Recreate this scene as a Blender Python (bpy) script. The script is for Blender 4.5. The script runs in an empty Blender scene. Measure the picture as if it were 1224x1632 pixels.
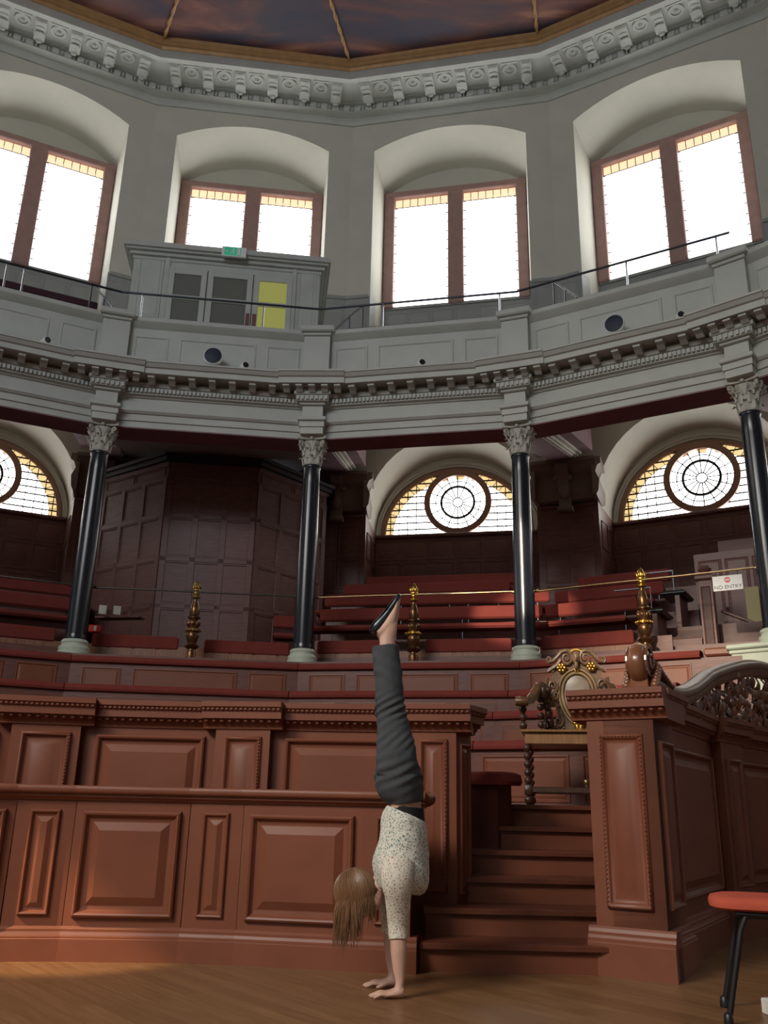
import bpy, math, random
from math import sin, cos, tan, pi, radians, hypot, atan2
from mathutils import Vector, Matrix
from mathutils.geometry import tessellate_polygon
random.seed(7)
SC = bpy.context.scene
COL = SC.collection

# ------------------------------------------------------------------ camera
H = .87
PITCH, ROLL = .3225, .0219
cp, sp = cos(PITCH), sin(PITCH)
Fw = Vector((0, cp, sp)); Up = Vector((0, -sp, cp)); Rt = Vector((1, 0, 0))
R2 = Rt*cos(ROLL)+Up*sin(ROLL); U2 = Up*cos(ROLL)-Rt*sin(ROLL)
cam = bpy.data.cameras.new('camera'); camo = bpy.data.objects.new('camera', cam); COL.objects.link(camo)
m = Matrix((R2, U2, -Fw)).transposed().to_4x4(); m.translation = Vector((0, 0, H)); camo.matrix_world = m
cam.sensor_fit = 'VERTICAL'; cam.sensor_height = 24; cam.lens = 24*1400.4/1632
cam.clip_start = .05; cam.clip_end = 200
SC.camera = camo

# ------------------------------------------------------------------ light
SC.view_settings.view_transform = 'Standard'; SC.view_settings.look = 'None'
SC.view_settings.gamma = 1; SC.view_settings.use_curve_mapping = False
SC.view_settings.exposure = 0
WINDOW_E = 4.6
LUNETTE_E = 9
w = bpy.data.worlds.new('world'); SC.world = w; w.use_nodes = True
w.node_tree.nodes['Background'].inputs[0].default_value = (.75, .85, 1, 1)
w.node_tree.nodes['Background'].inputs[1].default_value = .4
def area(name, loc, target, sx, sy, power, col, spread=pi):
    l = bpy.data.lights.new(name, 'AREA'); l.shape = 'RECTANGLE'; l.size = sx; l.size_y = sy; l.energy = power; l.color = col; l.spread = spread
    o = bpy.data.objects.new(name, l); COL.objects.link(o); o.location = loc
    o.rotation_euler = (Vector(target)-Vector(loc)).to_track_quat('-Z', 'Y').to_euler()
    return o
# daylight through the windows behind and beside the camera
area('south_window_light', (-4.5, -9.3, 11.2), (-.5, 9, 7.8), 12, 4, 500, (.84, .91, 1), radians(105))
area('west_window_light', (-9.5, -4.5, 10.5), (.6, 5.6, .4), 5, 3, 205, (1, .90, .77), radians(62))
area('south_low_window_light', (-5, -9.3, 5), (0, 5.5, 1.2), 6, 3, 70, (1, .9, .78))
# warm stage spotlight on the throne side
def spot(name, loc, target, power, ang, blend, col, rad=.15):
    l = bpy.data.lights.new(name, 'SPOT'); l.energy = power; l.spot_size = ang; l.spot_blend = blend; l.color = col; l.shadow_soft_size = rad
    o = bpy.data.objects.new(name, l); COL.objects.link(o); o.location = loc
    o.rotation_euler = (Vector(target)-Vector(loc)).to_track_quat('-Z', 'Y').to_euler()
spot('gallery_spotlight', (-4.2, -2.5, 7.2), (3.1, 9.7, 2.38), 8000, .21, .9, (1, .84, .62))
spot('bench_sunbeam', (-4.2, -2.5, 7.6), (2.0, 12.2, 3.5), 17000, .10, .5, (1, .84, .66), .05)
spot('added_floor_patch_spot', (-6.5, 3.2, 5.2), (-1.75, 5.44, .03), 3500, .13, .8, (1, .72, .42), .05)  # added spot for the warm patch at the left barrier foot; its source is unseen

# ------------------------------------------------------------------ materials
MATS = {}
def mat(name, col, rough=.5, metal=0, var=0, vscale=6, bump=0, bscale=40, emit=0, coat=0, stretch=None, spec=.5):
    if name in MATS: return MATS[name]
    m = bpy.data.materials.new(name); m.use_nodes = True; nt = m.node_tree; n = nt.nodes; L = nt.links
    b = n['Principled BSDF']; MATS[name] = m
    b.inputs['Base Color'].default_value = (*col, 1); b.inputs['Roughness'].default_value = rough
    b.inputs['Metallic'].default_value = metal; b.inputs['Specular IOR Level'].default_value = spec
    if coat: b.inputs['Coat Weight'].default_value = coat; b.inputs['Coat Roughness'].default_value = .12
    if emit:
        b.inputs['Emission Color'].default_value = (*col, 1); b.inputs['Emission Strength'].default_value = emit
    if var or bump:
        tc = n.new('ShaderNodeTexCoord'); mp = n.new('ShaderNodeMapping'); L.new(tc.outputs['Object'], mp.inputs[0])
        if stretch: mp.inputs['Scale'].default_value = stretch
    if var:
        t = n.new('ShaderNodeTexNoise'); t.inputs['Scale'].default_value = vscale; t.inputs['Detail'].default_value = 5
        L.new(mp.outputs[0], t.inputs['Vector'])
        r = n.new('ShaderNodeMapRange'); r.inputs['From Min'].default_value = .3; r.inputs['From Max'].default_value = .7
        r.inputs['To Min'].default_value = 1-var; r.inputs['To Max'].default_value = 1+var
        L.new(t.outputs['Fac'], r.inputs[0])
        x = n.new('ShaderNodeVectorMath'); x.operation = 'SCALE'; x.inputs[0].default_value = col
        L.new(r.outputs[0], x.inputs['Scale']); L.new(x.outputs[0], b.inputs['Base Color'])
    if bump:
        t = n.new('ShaderNodeTexNoise'); t.inputs['Scale'].default_value = bscale; t.inputs['Detail'].default_value = 4
        L.new(mp.outputs[0], t.inputs['Vector'])
        u = n.new('ShaderNodeBump'); u.inputs['Strength'].default_value = bump; u.inputs['Distance'].default_value = .01
        L.new(t.outputs['Fac'], u.inputs['Height']); L.new(u.outputs[0], b.inputs['Normal'])
    return m
PLASTER = mat('cream_plaster', (.58, .565, .485), .85, var=.05, vscale=1.5, bump=.15, bscale=25)
STONE = mat('grey_cream_paint', (.49, .505, .465), .6, var=.06, vscale=3, bump=.1)
DADO = mat('grey_painted_wood', (.32, .33, .31), .6, var=.05)
WOOD = mat('red_brown_grained_wood', (.20, .066, .036), .42, var=.07, vscale=4, bump=.03, bscale=20, spec=.4)
WOODN = mat('worn_step_nosing', (.13, .042, .025), .3, var=.2, vscale=5, spec=.5)
WOODD = mat('dark_gallery_wood', (.16, .07, .058), .42, var=.18, vscale=5, stretch=(1, 1, 6), spec=.4)
BEAM = mat('purple_brown_beam', (.25, .135, .155), .6, var=.12)
OAK = mat('golden_oak', (.30, .15, .06), .4, var=.2, vscale=9, stretch=(6, 1, 1))
OAKD = mat('dark_carved_oak', (.06, .028, .016), .35, var=.2, vscale=14, bump=.3, bscale=60)
OAKG = mat('silvery_carved_oak', (.24, .145, .085), .38, var=.25, vscale=16, bump=.3, bscale=60)
CUSH = mat('red_cushion_cloth', (.19, .040, .032), .9, var=.08, vscale=5, bump=.1, bscale=300, spec=.15)
SEATC = mat('orange_red_seat_cloth', (.50, .10, .06), .9, var=.06, bump=.1, bscale=300, spec=.15)
MARBLE = mat('black_marble', (.013, .015, .021), .24, spec=.55)
BASEM = mat('green_white_stone', (.50, .56, .46), .5, var=.06)
GOLD = mat('gilding', (.75, .47, .10), .3, 1, var=.2, vscale=30)
GOLDD = mat('dull_gilt', (.30, .185, .06), .42, .6, var=.35, vscale=18)
GILTF = mat('gilt_wood_frame', (.42, .24, .10), .5, .2, var=.12)
BRONZE = mat('bronze', (.17, .085, .035), .3, .8, var=.4, vscale=18)
STEEL = mat('dark_steel', (.05, .055, .07), .3, .7)
STEELL = mat('bright_steel', (.55, .57, .6), .25, .9)
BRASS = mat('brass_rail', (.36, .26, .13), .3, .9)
FRAME = mat('pinkish_window_stone', (.38, .23, .20), .65, var=.1)
FRAMEB = mat('brown_window_wood', (.32, .17, .11), .6)
LEAD = mat('window_lead', (.02, .02, .02), .6)
BLACK = mat('black_plastic', (.012, .012, .014), .4)
NAVY = mat('speaker_grille', (.012, .016, .04), .6)
WHITE = mat('white_plastic', (.82, .84, .84), .4)
PAPER = mat('paper', (.75, .75, .70), .8)
RED = mat('signal_red', (.6, .02, .02), .4)
GREEN = mat('exit_green', (.01, .28, .12), .4)
SKIN = mat('skin', (.60, .375, .285), .5, var=.06, vscale=14, bump=.05, bscale=80)
YLIT = mat('lit_yellow_lobby_pane', (.36, .36, .09), .7, emit=.45)  # glow put into the door pane, standing for the lit yellow wall behind it
DPANE = mat('obscured_lobby_glass', (.17, .175, .15), .25)
YSTONE = mat('yellow_cream_wall', (.42, .38, .20), .8)

def glassmat(name, strength, tint, grid):
    """bright leaded window glass: clear white quarries with amber ones towards the head of the light"""
    m = bpy.data.materials.new(name); m.use_nodes = True; nt = m.node_tree; n = nt.nodes; L = nt.links
    b = n['Principled BSDF']; b.inputs['Roughness'].default_value = .15
    b.inputs['Base Color'].default_value = (.5, .5, .5, 1)
    tc = n.new('ShaderNodeTexCoord')
    t = n.new('ShaderNodeTexNoise'); t.inputs['Scale'].default_value = 1.2; L.new(tc.outputs['Object'], t.inputs['Vector'])
    r = n.new('ShaderNodeValToRGB'); r.color_ramp.elements[0].color = tint; r.color_ramp.elements[1].color = (1, 1, 1, 1)
    r.color_ramp.elements[0].position = grid; r.color_ramp.elements[1].position = grid+.12
    L.new(t.outputs['Fac'], r.inputs[0]); L.new(r.outputs[0], b.inputs['Emission Color'])
    b.inputs['Emission Strength'].default_value = strength
    return m
GLASS = glassmat('bright_window_glass', WINDOW_E, (.86, .93, 1, 1), .35)
GLASSL = glassmat('lunette_glass', LUNETTE_E, (1, .96, .86, 1), .38)
AMBER = mat('amber_glass', (1, .70, .44), .2, emit=1.0)
AMBERL = mat('pale_amber_glass', (1, .72, .34), .2, emit=.95)

def floor_mat():
    m = bpy.data.materials.new('oak_strip_floor'); m.use_nodes = True; nt = m.node_tree; n = nt.nodes; L = nt.links
    b = n['Principled BSDF']; b.inputs['Roughness'].default_value = .34; b.inputs['Specular IOR Level'].default_value = .4
    tc = n.new('ShaderNodeTexCoord'); mp = n.new('ShaderNodeMapping'); mp.inputs['Rotation'].default_value = (0, 0, .9)
    L.new(tc.outputs['Object'], mp.inputs[0])
    br = n.new('ShaderNodeTexBrick'); br.inputs['Scale'].default_value = 1; br.inputs['Brick Width'].default_value = 1.7
    br.inputs['Row Height'].default_value = .085; br.inputs['Mortar Size'].default_value = .0012; br.inputs['Bias'].default_value = 0
    br.inputs['Color1'].default_value = (.20, .10, .042, 1); br.inputs['Color2'].default_value = (.245, .128, .056, 1)
    br.inputs['Mortar'].default_value = (.11, .055, .025, 1)
    L.new(mp.outputs[0], br.inputs['Vector'])
    mp2 = n.new('ShaderNodeMapping'); mp2.inputs['Scale'].default_value = (1.2, 9, 1); L.new(mp.outputs[0], mp2.inputs[0])
    t = n.new('ShaderNodeTexNoise'); t.inputs['Scale'].default_value = 3; t.inputs['Detail'].default_value = 6; L.new(mp2.outputs[0], t.inputs['Vector'])
    r = n.new('ShaderNodeMapRange'); r.inputs['To Min'].default_value = .7; r.inputs['To Max'].default_value = 1.25; L.new(t.outputs['Fac'], r.inputs[0])
    x = n.new('ShaderNodeVectorMath'); x.operation = 'SCALE'; L.new(br.outputs['Color'], x.inputs[0]); L.new(r.outputs[0], x.inputs['Scale'])
    L.new(x.outputs[0], b.inputs['Base Color'])
    rr = n.new('ShaderNodeMapRange'); rr.inputs['To Min'].default_value = .25; rr.inputs['To Max'].default_value = .5
    L.new(t.outputs['Fac'], rr.inputs[0]); L.new(rr.outputs[0], b.inputs['Roughness'])
    return m
def ceiling_mat():
    m = bpy.data.materials.new('painted_canvas'); m.use_nodes = True; nt = m.node_tree; n = nt.nodes; L = nt.links
    b = n['Principled BSDF']; b.inputs['Roughness'].default_value = .6
    tc = n.new('ShaderNodeTexCoord'); mp = n.new('ShaderNodeMapping'); mp.inputs['Scale'].default_value = (.32, 1.0, 1)
    L.new(tc.outputs['Object'], mp.inputs[0])
    t = n.new('ShaderNodeTexNoise'); t.inputs['Scale'].default_value = .9; t.inputs['Detail'].default_value = 4; t.inputs['Distortion'].default_value = 1.1
    L.new(mp.outputs[0], t.inputs['Vector'])
    r = n.new('ShaderNodeValToRGB'); e = r.color_ramp.elements
    e[0].position = .32; e[0].color = (.022, .02, .05, 1); e[1].position = .72; e[1].color = (.40, .19, .12, 1)
    for p, c in ((.45, (.045, .028, .045, 1)), (.52, (.10, .035, .035, 1)), (.60, (.19, .07, .05, 1))):
        q = e.new(p); q.color = c
    L.new(t.outputs['Fac'], r.inputs[0]); L.new(r.outputs[0], b.inputs['Base Color'])
    return m
def lace_mat():
    m = bpy.data.materials.new('white_lace'); m.use_nodes = True; nt = m.node_tree; n = nt.nodes; L = nt.links
    b = n['Principled BSDF']; b.inputs['Roughness'].default_value = .9; b.inputs['Specular IOR Level'].default_value = .15
    tc = n.new('ShaderNodeTexCoord')
    nz = n.new('ShaderNodeTexNoise'); nz.inputs['Scale'].default_value = 35; L.new(tc.outputs['Object'], nz.inputs['Vector'])
    mx = n.new('ShaderNodeMixRGB'); mx.inputs[0].default_value = .025; L.new(tc.outputs['Object'], mx.inputs[1]); L.new(nz.outputs['Color'], mx.inputs[2])
    v = n.new('ShaderNodeTexVoronoi'); v.feature = 'DISTANCE_TO_EDGE'; v.inputs['Scale'].default_value = 74; L.new(mx.outputs[0], v.inputs['Vector'])
    r = n.new('ShaderNodeValToRGB'); e = r.color_ramp.elements
    e[0].position = .12; e[0].color = (.68, .66, .58, 1); e[1].position = .30; e[1].color = (.16, .24, .24, 1)
    L.new(v.outputs['Distance'], r.inputs[0]); L.new(r.outputs[0], b.inputs['Base Color'])
    u = n.new('ShaderNodeBump'); u.inputs['Strength'].default_value = .6; u.inputs['Distance'].default_value = .004; u.invert = True
    L.new(v.outputs['Distance'], u.inputs['Height']); L.new(u.outputs[0], b.inputs['Normal'])
    return m
def lace_skin_mat():
    m = lace_mat(); m.name = 'lace_sleeve'
    for nd in m.node_tree.nodes:
        if nd.type == 'VALTORGB': nd.color_ramp.elements[1].color = (.42, .30, .23, 1)
    return m
FLOORM = floor_mat(); CEILM = ceiling_mat(); LACE = lace_mat(); LACES = lace_skin_mat()
TROUS = mat('charcoal_trouser_cloth', (.068, .074, .082), .9, var=.10, vscale=150, bump=.12, bscale=200, spec=.1)
HAIRM = mat('light_brown_hair', (.20, .105, .052), .45, var=.18, vscale=60, stretch=(3, 3, .3))
BLACKCL = mat('black_cotton', (.008, .008, .01), .9)
SHOEM = mat('black_shiny_shoe', (.02, .03, .04), .3, var=.9, vscale=45)

# ------------------------------------------------------------------ mesh builder
class MB:
    def __init__(s): s.v = []; s.f = []; s.M = None; s.sm = []
    def add(s, pts, faces, sm=False):
        b = len(s.v); s.sm += [sm]*len(faces)
        for p in pts:
            p = Vector(p)
            s.v.append(s.M @ p if s.M is not None else p)
        s.f += [tuple(b+i for i in f) for f in faces]
        return s
    def box(s, x0, x1, y0, y1, z0, z1):
        return s.add([(x, y, z) for z in (z0, z1) for y in (y0, y1) for x in (x0, x1)],
                     [(0, 2, 3, 1), (4, 5, 7, 6), (0, 1, 5, 4), (2, 6, 7, 3), (0, 4, 6, 2), (1, 3, 7, 5)])
    def bbox(s, x0, x1, y0, y1, z0, z1, r=.01):
        """box with chamfered edges"""
        pts = []; r = min(r, (x1-x0)*.45, (y1-y0)*.45, (z1-z0)*.45)
        for z, i in ((z0, r), (z0+r, 0), (z1-r, 0), (z1, r)):
            pts += [(x0+i+r*.5*(i == 0), y0+i, z), (x1-i-r*.5*(i == 0), y0+i, z), (x1-i, y0+i+r*.5*(i == 0), z), (x1-i, y1-i-r*.5*(i == 0), z),
                    (x1-i-r*.5*(i == 0), y1-i, z), (x0+i+r*.5*(i == 0), y1-i, z), (x0+i, y1-i-r*.5*(i == 0), z), (x0+i, y0+i+r*.5*(i == 0), z)]
        fs = [tuple(range(7, -1, -1)), tuple(range(24, 32))]
        for k in range(3):
            for j in range(8): fs.append((k*8+j, k*8+(j+1) % 8, k*8+8+(j+1) % 8, k*8+8+j))
        return s.add(pts, fs)
    def loft(s, rings, closed=True, caps=True, sm=False):
        n = len(rings[0]); pts = [p for r in rings for p in r]; fs = []
        for k in range(len(rings)-1):
            for j in range(n if closed else n-1):
                fs.append((k*n+j, k*n+(j+1) % n, (k+1)*n+(j+1) % n, (k+1)*n+j))
        if caps:
            fs.append(tuple(range(n-1, -1, -1))); fs.append(tuple(range((len(rings)-1)*n, len(rings)*n)))
        return s.add(pts, fs, sm)
    def lathe(s, prof, c=(0, 0, 0), n=24, axis='z'):
        rings = []
        for r, h in prof:
            ring = []
            for i in range(n):
                a = 2*pi*i/n; p = (cos(a)*r, sin(a)*r, h)
                if axis == 'y': p = (p[0], h, -p[1])
                if axis == 'x': p = (h, p[0], p[1])
                ring.append((p[0]+c[0], p[1]+c[1], p[2]+c[2]))
            rings.append(ring)
        return s.loft(rings, sm=True)
    def tube(s, pts, rad, n=8, caps=True):
        pts = [Vector(p) for p in pts]; rr = rad if isinstance(rad, (list, tuple)) else [rad]*len(pts)
        rings = []; ref = None
        for i, p in enumerate(pts):
            t = (pts[min(i+1, len(pts)-1)]-pts[max(i-1, 0)]).normalized()
            if ref is None:
                ref = Vector((0, 0, 1)) if abs(t.z) < .9 else Vector((1, 0, 0))
            a = (ref-t*ref.dot(t)).normalized(); ref = a; b = t.cross(a)
            rings.append([p+(a*cos(2*pi*j/n)+b*sin(2*pi*j/n))*rr[i] for j in range(n)])
        return s.loft(rings, caps=caps, sm=True)
    def extr(s, poly, d0, d1, plane='xz'):
        """extrude a polygon (list of 2D points) between depths d0 and d1"""
        def P(u, v, d): return (u, d, v) if plane == 'xz' else ((d, u, v) if plane == 'yz' else (u, v, d))
        n = len(poly)
        tri = tessellate_polygon([[Vector((a, b, 0)) for a, b in poly]])
        pts = [P(a, b, d0) for a, b in poly]+[P(a, b, d1) for a, b in poly]
        fs = [tuple(t) for t in tri]+[tuple(n+i for i in t)[::-1] for t in tri]
        fs += [(i, (i+1) % n, n+(i+1) % n, n+i) for i in range(n)]
        return s.add(pts, fs)
    def holed(s, outer, inner, fn):
        """flat face: outer polygon with a hole; fn maps 2D to 3D"""
        tri = tessellate_polygon([[Vector((a, b, 0)) for a, b in outer], [Vector((a, b, 0)) for a, b in inner]])
        return s.add([fn(a, b) for a, b in outer+inner], [tuple(t) for t in tri])
    def panel(s, x0, x1, z0, z1, y, prof=((0, 0), (.004, .016), (.02, .02), (.034, .006), (.045, .004), (.05, .004), (.085, .016)), k=1):
        """moulded rectangular panel on a face looking towards -y"""
        rings = []
        for i, o in prof:
            i *= k; o *= k
            rings.append([(x0+i, y-o, z0+i), (x1-i, y-o, z0+i), (x1-i, y-o, z1-i), (x0+i, y-o, z1-i)])
        n = 4; pts = [p for r in rings for p in r]; fs = []
        for q in range(len(rings)-1):
            for j in range(4): fs.append((q*4+j, q*4+(j+1) % 4, q*4+4+(j+1) % 4, q*4+4+j))
        fs.append(tuple(range(len(pts)-4, len(pts))))
        return s.add(pts, fs)
    def ball(s, c, r, n=10, sc=(1, 1, 1)):
        prof = [(sin(pi*i/n)*r+1e-5, -cos(pi*i/n)*r) for i in range(n+1)]
        b = len(s.v); s.lathe(prof, (0, 0, 0), n*2 if n < 8 else 20)
        for i in range(b, len(s.v)):
            q = s.v[i] if s.M is None else s.M.inverted() @ s.v[i]
            q = Vector((q.x*sc[0]+c[0], q.y*sc[1]+c[1], q.z*sc[2]+c[2])); s.v[i] = q if s.M is None else s.M @ q
        return s
    def build(s, name, m, parent=None, loc=None, rz=0, smooth=True, mats=None):
        me = bpy.data.meshes.new(name); me.from_pydata([tuple(p) for p in s.v], [], s.f)
        me.polygons.foreach_set('use_smooth', s.sm)
        import bmesh
        bm = bmesh.new(); bm.from_mesh(me); bmesh.ops.recalc_face_normals(bm, faces=bm.faces); bm.to_mesh(me); bm.free()
        me.materials.append(m)
        if any(s.sm): me.set_sharp_from_angle(angle=radians(52))
        o = bpy.data.objects.new(name, me); COL.objects.link(o)
        if parent: o.parent = parent
        if loc is not None: o.location = loc
        if rz: o.rotation_euler = (0, 0, rz)
        return o
def tag(o, label, cat, group=None):
    o['label'] = label; o['category'] = cat
    if group: o['group'] = group
    return o
def thing(name, label, cat, loc=(0, 0, 0), rz=0, group=None):
    o = bpy.data.objects.new(name, None); o.empty_display_size = .1; COL.objects.link(o)
    o.location = loc; o.rotation_euler = (0, 0, rz); return tag(o, label, cat, group)
def struct(o): o['kind'] = 'structure'; return o
def copy_tree(o, parent=None):
    c = o.copy(); COL.objects.link(c); c.parent = parent
    for ch in list(o.children): copy_tree(ch, c)
    return c

# ------------------------------------------------------------------ plan geometry: a polygonal theatre around C
S = 9.0
CX, CY = -.1556*S, .2903*S
PHI, TH = .2035, .3255
T = tan(TH/2); K = cos(TH/2)
def bay_a(k): return PHI+(k-1)*TH
def ver_a(k): return PHI+(k-1.5)*TH
def at(a, x, y, z=0):      # local (x along the face, y outwards) around C
    return Vector((CX+y*sin(a)+x*cos(a), CY+y*cos(a)-x*sin(a), z))
CL = (CX, CY, 0)
def bay(mb, name, m, k, **kw): return mb.build(name, m, loc=CL, rz=-bay_a(k), **kw)
def ver(mb, name, m, k, **kw): return mb.build(name, m, loc=CL, rz=-ver_a(k), **kw)
def prism(mb, prof, x0=None, x1=None):
    """profile [(y,z)...] run along a bay, mitred at the polygon's corners"""
    r0 = [((-y*T if x0 is None else x0), y, z) for y, z in prof]; r1 = [((y*T if x1 is None else x1), y, z) for y, z in prof]
    return mb.loft([r0, r1])
BAYN = {-1: 'far left bay', 0: 'panelled lobby bay', 1: 'middle bay', 2: 'right bay'}
def clone(o, k, vertex=False):
    c = o.copy(); COL.objects.link(c); c.rotation_euler = (0, 0, -(ver_a(k) if vertex else bay_a(k)))
    for ch in o.children:
        d = ch.copy(); COL.objects.link(d); d.parent = c
    return c

# ================================================================== floor, outer walls, ceiling
mb = MB().box(-16, 16, -10, 17.5, -.2, 0); struct(mb.build('floor', FLOORM))
for nm, b in (('wall_left', (-15.2, -15, -9.6, 3.2)), ('wall_right', (12.2, 12.4, -9.6, 4)), ('wall_back', (-15.2, 12.4, -9.8, -9.6))):
    struct(MB().box(*b, 0, 16).build(nm, PLASTER))
struct(MB().box(-15.2, 16, -9.8, 17.5, 15.66, 15.9).build('ceiling', CEILM))
# gilt ropes across the painted ceiling
mb = MB()
for (x, y), (dx, dy) in zip(((-4.75, 14.07), (-.91, 14.54), (2.88, 13.76), (6.2, 11.9), (-8.0, 12.3)), ((.46, -.89), (-.22, -.975), (-.235, -.97), (-.4, -.9), (.6, -.8))):
    n = 90
    for j in range(2):
        mb.tube([(x+dx*q*.1+.02*cos(q*1.1+j*pi), y+dy*q*.1, 15.63+.02*sin(q*1.1+j*pi)) for q in range(n)], .022, 5)
struct(mb.build('trim_1', GILTF))

# ================================================================== upper wall bays with their windows
WA, WB = 12.9, 14.0
def arch_outline(hw, zb, zs, za, n=14):
    """from bottom left, up, over a segmental arch, to bottom right"""
    r = (hw*hw+(za-zs)**2)/(2*(za-zs)); c = za-r; a0 = math.asin(min(1, hw/r))
    if za-zs > hw*.999: a0 = pi/2
    pts = [(-hw, zb)]
    for i in range(n+1):
        a = -a0+2*a0*i/n; pts.append((r*sin(a), c+r*cos(a)))
    pts.append((hw, zb)); return pts
up = MB()
inn = arch_outline(1.62, 9.0, 14.3, 14.72); inb = arch_outline(1.57, 9.0, 13.94, 14.52)
up.holed([(-WA*T, 8.2), (WA*T, 8.2), (WA*T, 15.9), (-WA*T, 15.9)], inn[::-1], lambda a, b: (a, WA, b))
up.loft([[(a, WA, b) for a, b in inn], [(a, WB, b) for a, b in inb]], closed=False, caps=False, sm=True)
# tympanum above the window frame
up.add([(a, WB-.001, b) for a, b in [(-1.57, 13.94)]+inb[1:-1]+[(1.57, 13.94)]], [tuple(range(len(inb)))])
up.box(-1.62, 1.62, WA, WB, 8.8, 9.0)
lowp = MB().box(-1.62, 1.62, WB-.06, WB+.05, 9.0, 10.98)
for i in range(6): lowp.panel(-1.5+i*.5, -1.04+i*.5, 10.05, 10.88, WB-.06, k=.6)
lowp.box(-1.6, 1.6, WB-.1, WB, 10.96, 11.02)
for s in (-1, 1):   # dado on the piers, with its return sloping to the sill
    x0, x1 = sorted((s*1.63, s*(WA-.08)*T))
    lowp.box(x0, x1, WA-.09, WA-.002, 9.0, 10.62); lowp.bbox(x0, x1, WA-.13, WA-.002, 10.60, 10.68, .012)
    lowp.panel(x0+.05, x1-.04, 9.3, 10.5, WA-.09, k=.6)
    lowp.extr([(WA-.09, 9.0), (WB, 9.0), (WB, 11.0), (WA-.09, 10.66)], s*1.60, s*1.635, 'yz')
fr = MB()
for x0, x1 in ((-1.57, -1.34), (-.15, .19), (1.34, 1.57)):
    fr.bbox(x0, x1, WB-.16, WB+.02, 10.98, 13.94, .03)
fr.bbox(-1.57, 1.57, WB-.17, WB+.02, 13.78, 13.94, .02)
gl = MB().box(-1.36, 1.36, WB-.05, WB-.03, 11.0, 13.66)
am = MB(); ld = MB()
for x0, x1 in ((-1.34, -.15), (.19, 1.34)):
    n = 7
    for i in range(n):
        a = x0+(x1-x0)*i/n; am.box(a+.008, a+(x1-x0)/n-.008, WB-.055, WB-.03, 13.58, 13.79)
    for i in range(n+1): ld.box(x0+(x1-x0)*i/n-.007, x0+(x1-x0)*i/n+.007, WB-.06, WB-.025, 13.57, 13.79)
    ld.box(x0, x1, WB-.06, WB-.025, 13.565, 13.58)
    for q in range(11):       # saddle bar ends gripping the stone
        for xx, s in ((x0, 1), (x1, -1)): ld.box(*sorted((xx-s*.015, xx+s*.05)), WB-.07, WB-.02, 11.2+q*.235, 11.215+q*.235)
for k in range(-4, 6):
    if k == -4:
        W0 = struct(bay(up, 'wall_upper', PLASTER, k)); D0 = struct(bay(lowp, 'trim_2', DADO, k))
        F0 = struct(bay(fr, 'window_1', FRAME, k))
        for g, m_, nm in ((gl, GLASS, 'pane'), (am, AMBER, 'amber_glass'), (ld, LEAD, 'glazing_lead')): g.build(nm, m_, parent=F0)
    else:
        clone(W0, k); clone(D0, k); clone(F0, k)

# ---- upper cornice: architrave moulding, dentils, carved modillions, corona
co = MB()
prism(co, [(12.95, 15.9), (12.95, 15.02), (12.86, 15.02), (12.84, 15.10), (12.80, 15.12), (12.80, 15.14), (12.62, 15.17), (12.62, 15.19), (12.66, 15.2), (12.66, 15.34), (12.56, 15.36),
           (12.56, 15.38), (12.50, 15.40), (12.0, 15.40), (12.0, 15.33), (11.86, 15.33), (11.84, 15.25), (11.80, 15.25), (11.80, 15.44), (11.84, 15.5), (11.84, 15.9)])
n = 17
for i in range(n):
    x = (i-(n-1)/2)*4.15/n
    co.bbox(x-.07, x+.07, 12.60, 12.68, 15.19, 15.33, .02); co.box(x+.10, x+.13, 12.61, 12.68, 15.2, 15.30)
n = 6; CW = 4.06
for i in range(n):
    x = (i-(n-1)/2)*CW/n
    # scrolled bracket with leaf
    pr = [(12.58, 15.42), (12.58, 15.30), (12.5, 15.26), (12.40, 15.27), (12.3, 15.32), (12.2, 15.31), (12.1, 15.30), (12.03, 15.32), (12.0, 15.36), (12.0, 15.42)]
    co.extr(pr, x-.105, x+.105, 'yz')
    for q in range(4):
        co.ball((x, 12.48-.13*q, 15.275+.012*q), .05, 5, (1.8, .9, .45))
    co.ball((x, 12.52, 15.25), .06, 5, (1.1, .6, .8))
    # coffer rosette between brackets
    xr = x+CW/n/2
    if i < n-1:
        co.lathe([(.155, 0), (.15, -.03), (.10, -.035), (.09, -.01), (.05, -.01), (.03, -.04), (.001, -.045)], (xr, 12.25, 15.40), 12)
        co.box(xr-.16, xr+.16, 12.02, 12.06, 15.33, 15.41)
for k in range(-4, 6):
    if k == -4: C0 = struct(bay(co, 'trim_3', STONE, k))
    else: clone(C0, k)
gf = MB(); prism(gf, [(11.95, 15.9), (11.84, 15.46), (11.80, 15.46), (11.77, 15.52), (11.73, 15.53), (11.72, 15.58), (11.68, 15.60), (11.66, 15.67), (11.66, 15.9)])
for k in range(-4, 6):
    if k == -4: G0 = struct(bay(gf, 'trim_4', GILTF, k))
    else: clone(G0, k)

# ================================================================== gallery: entablature, parapet, raked floor
KS = range(-2, 4)
en = MB()
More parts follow.
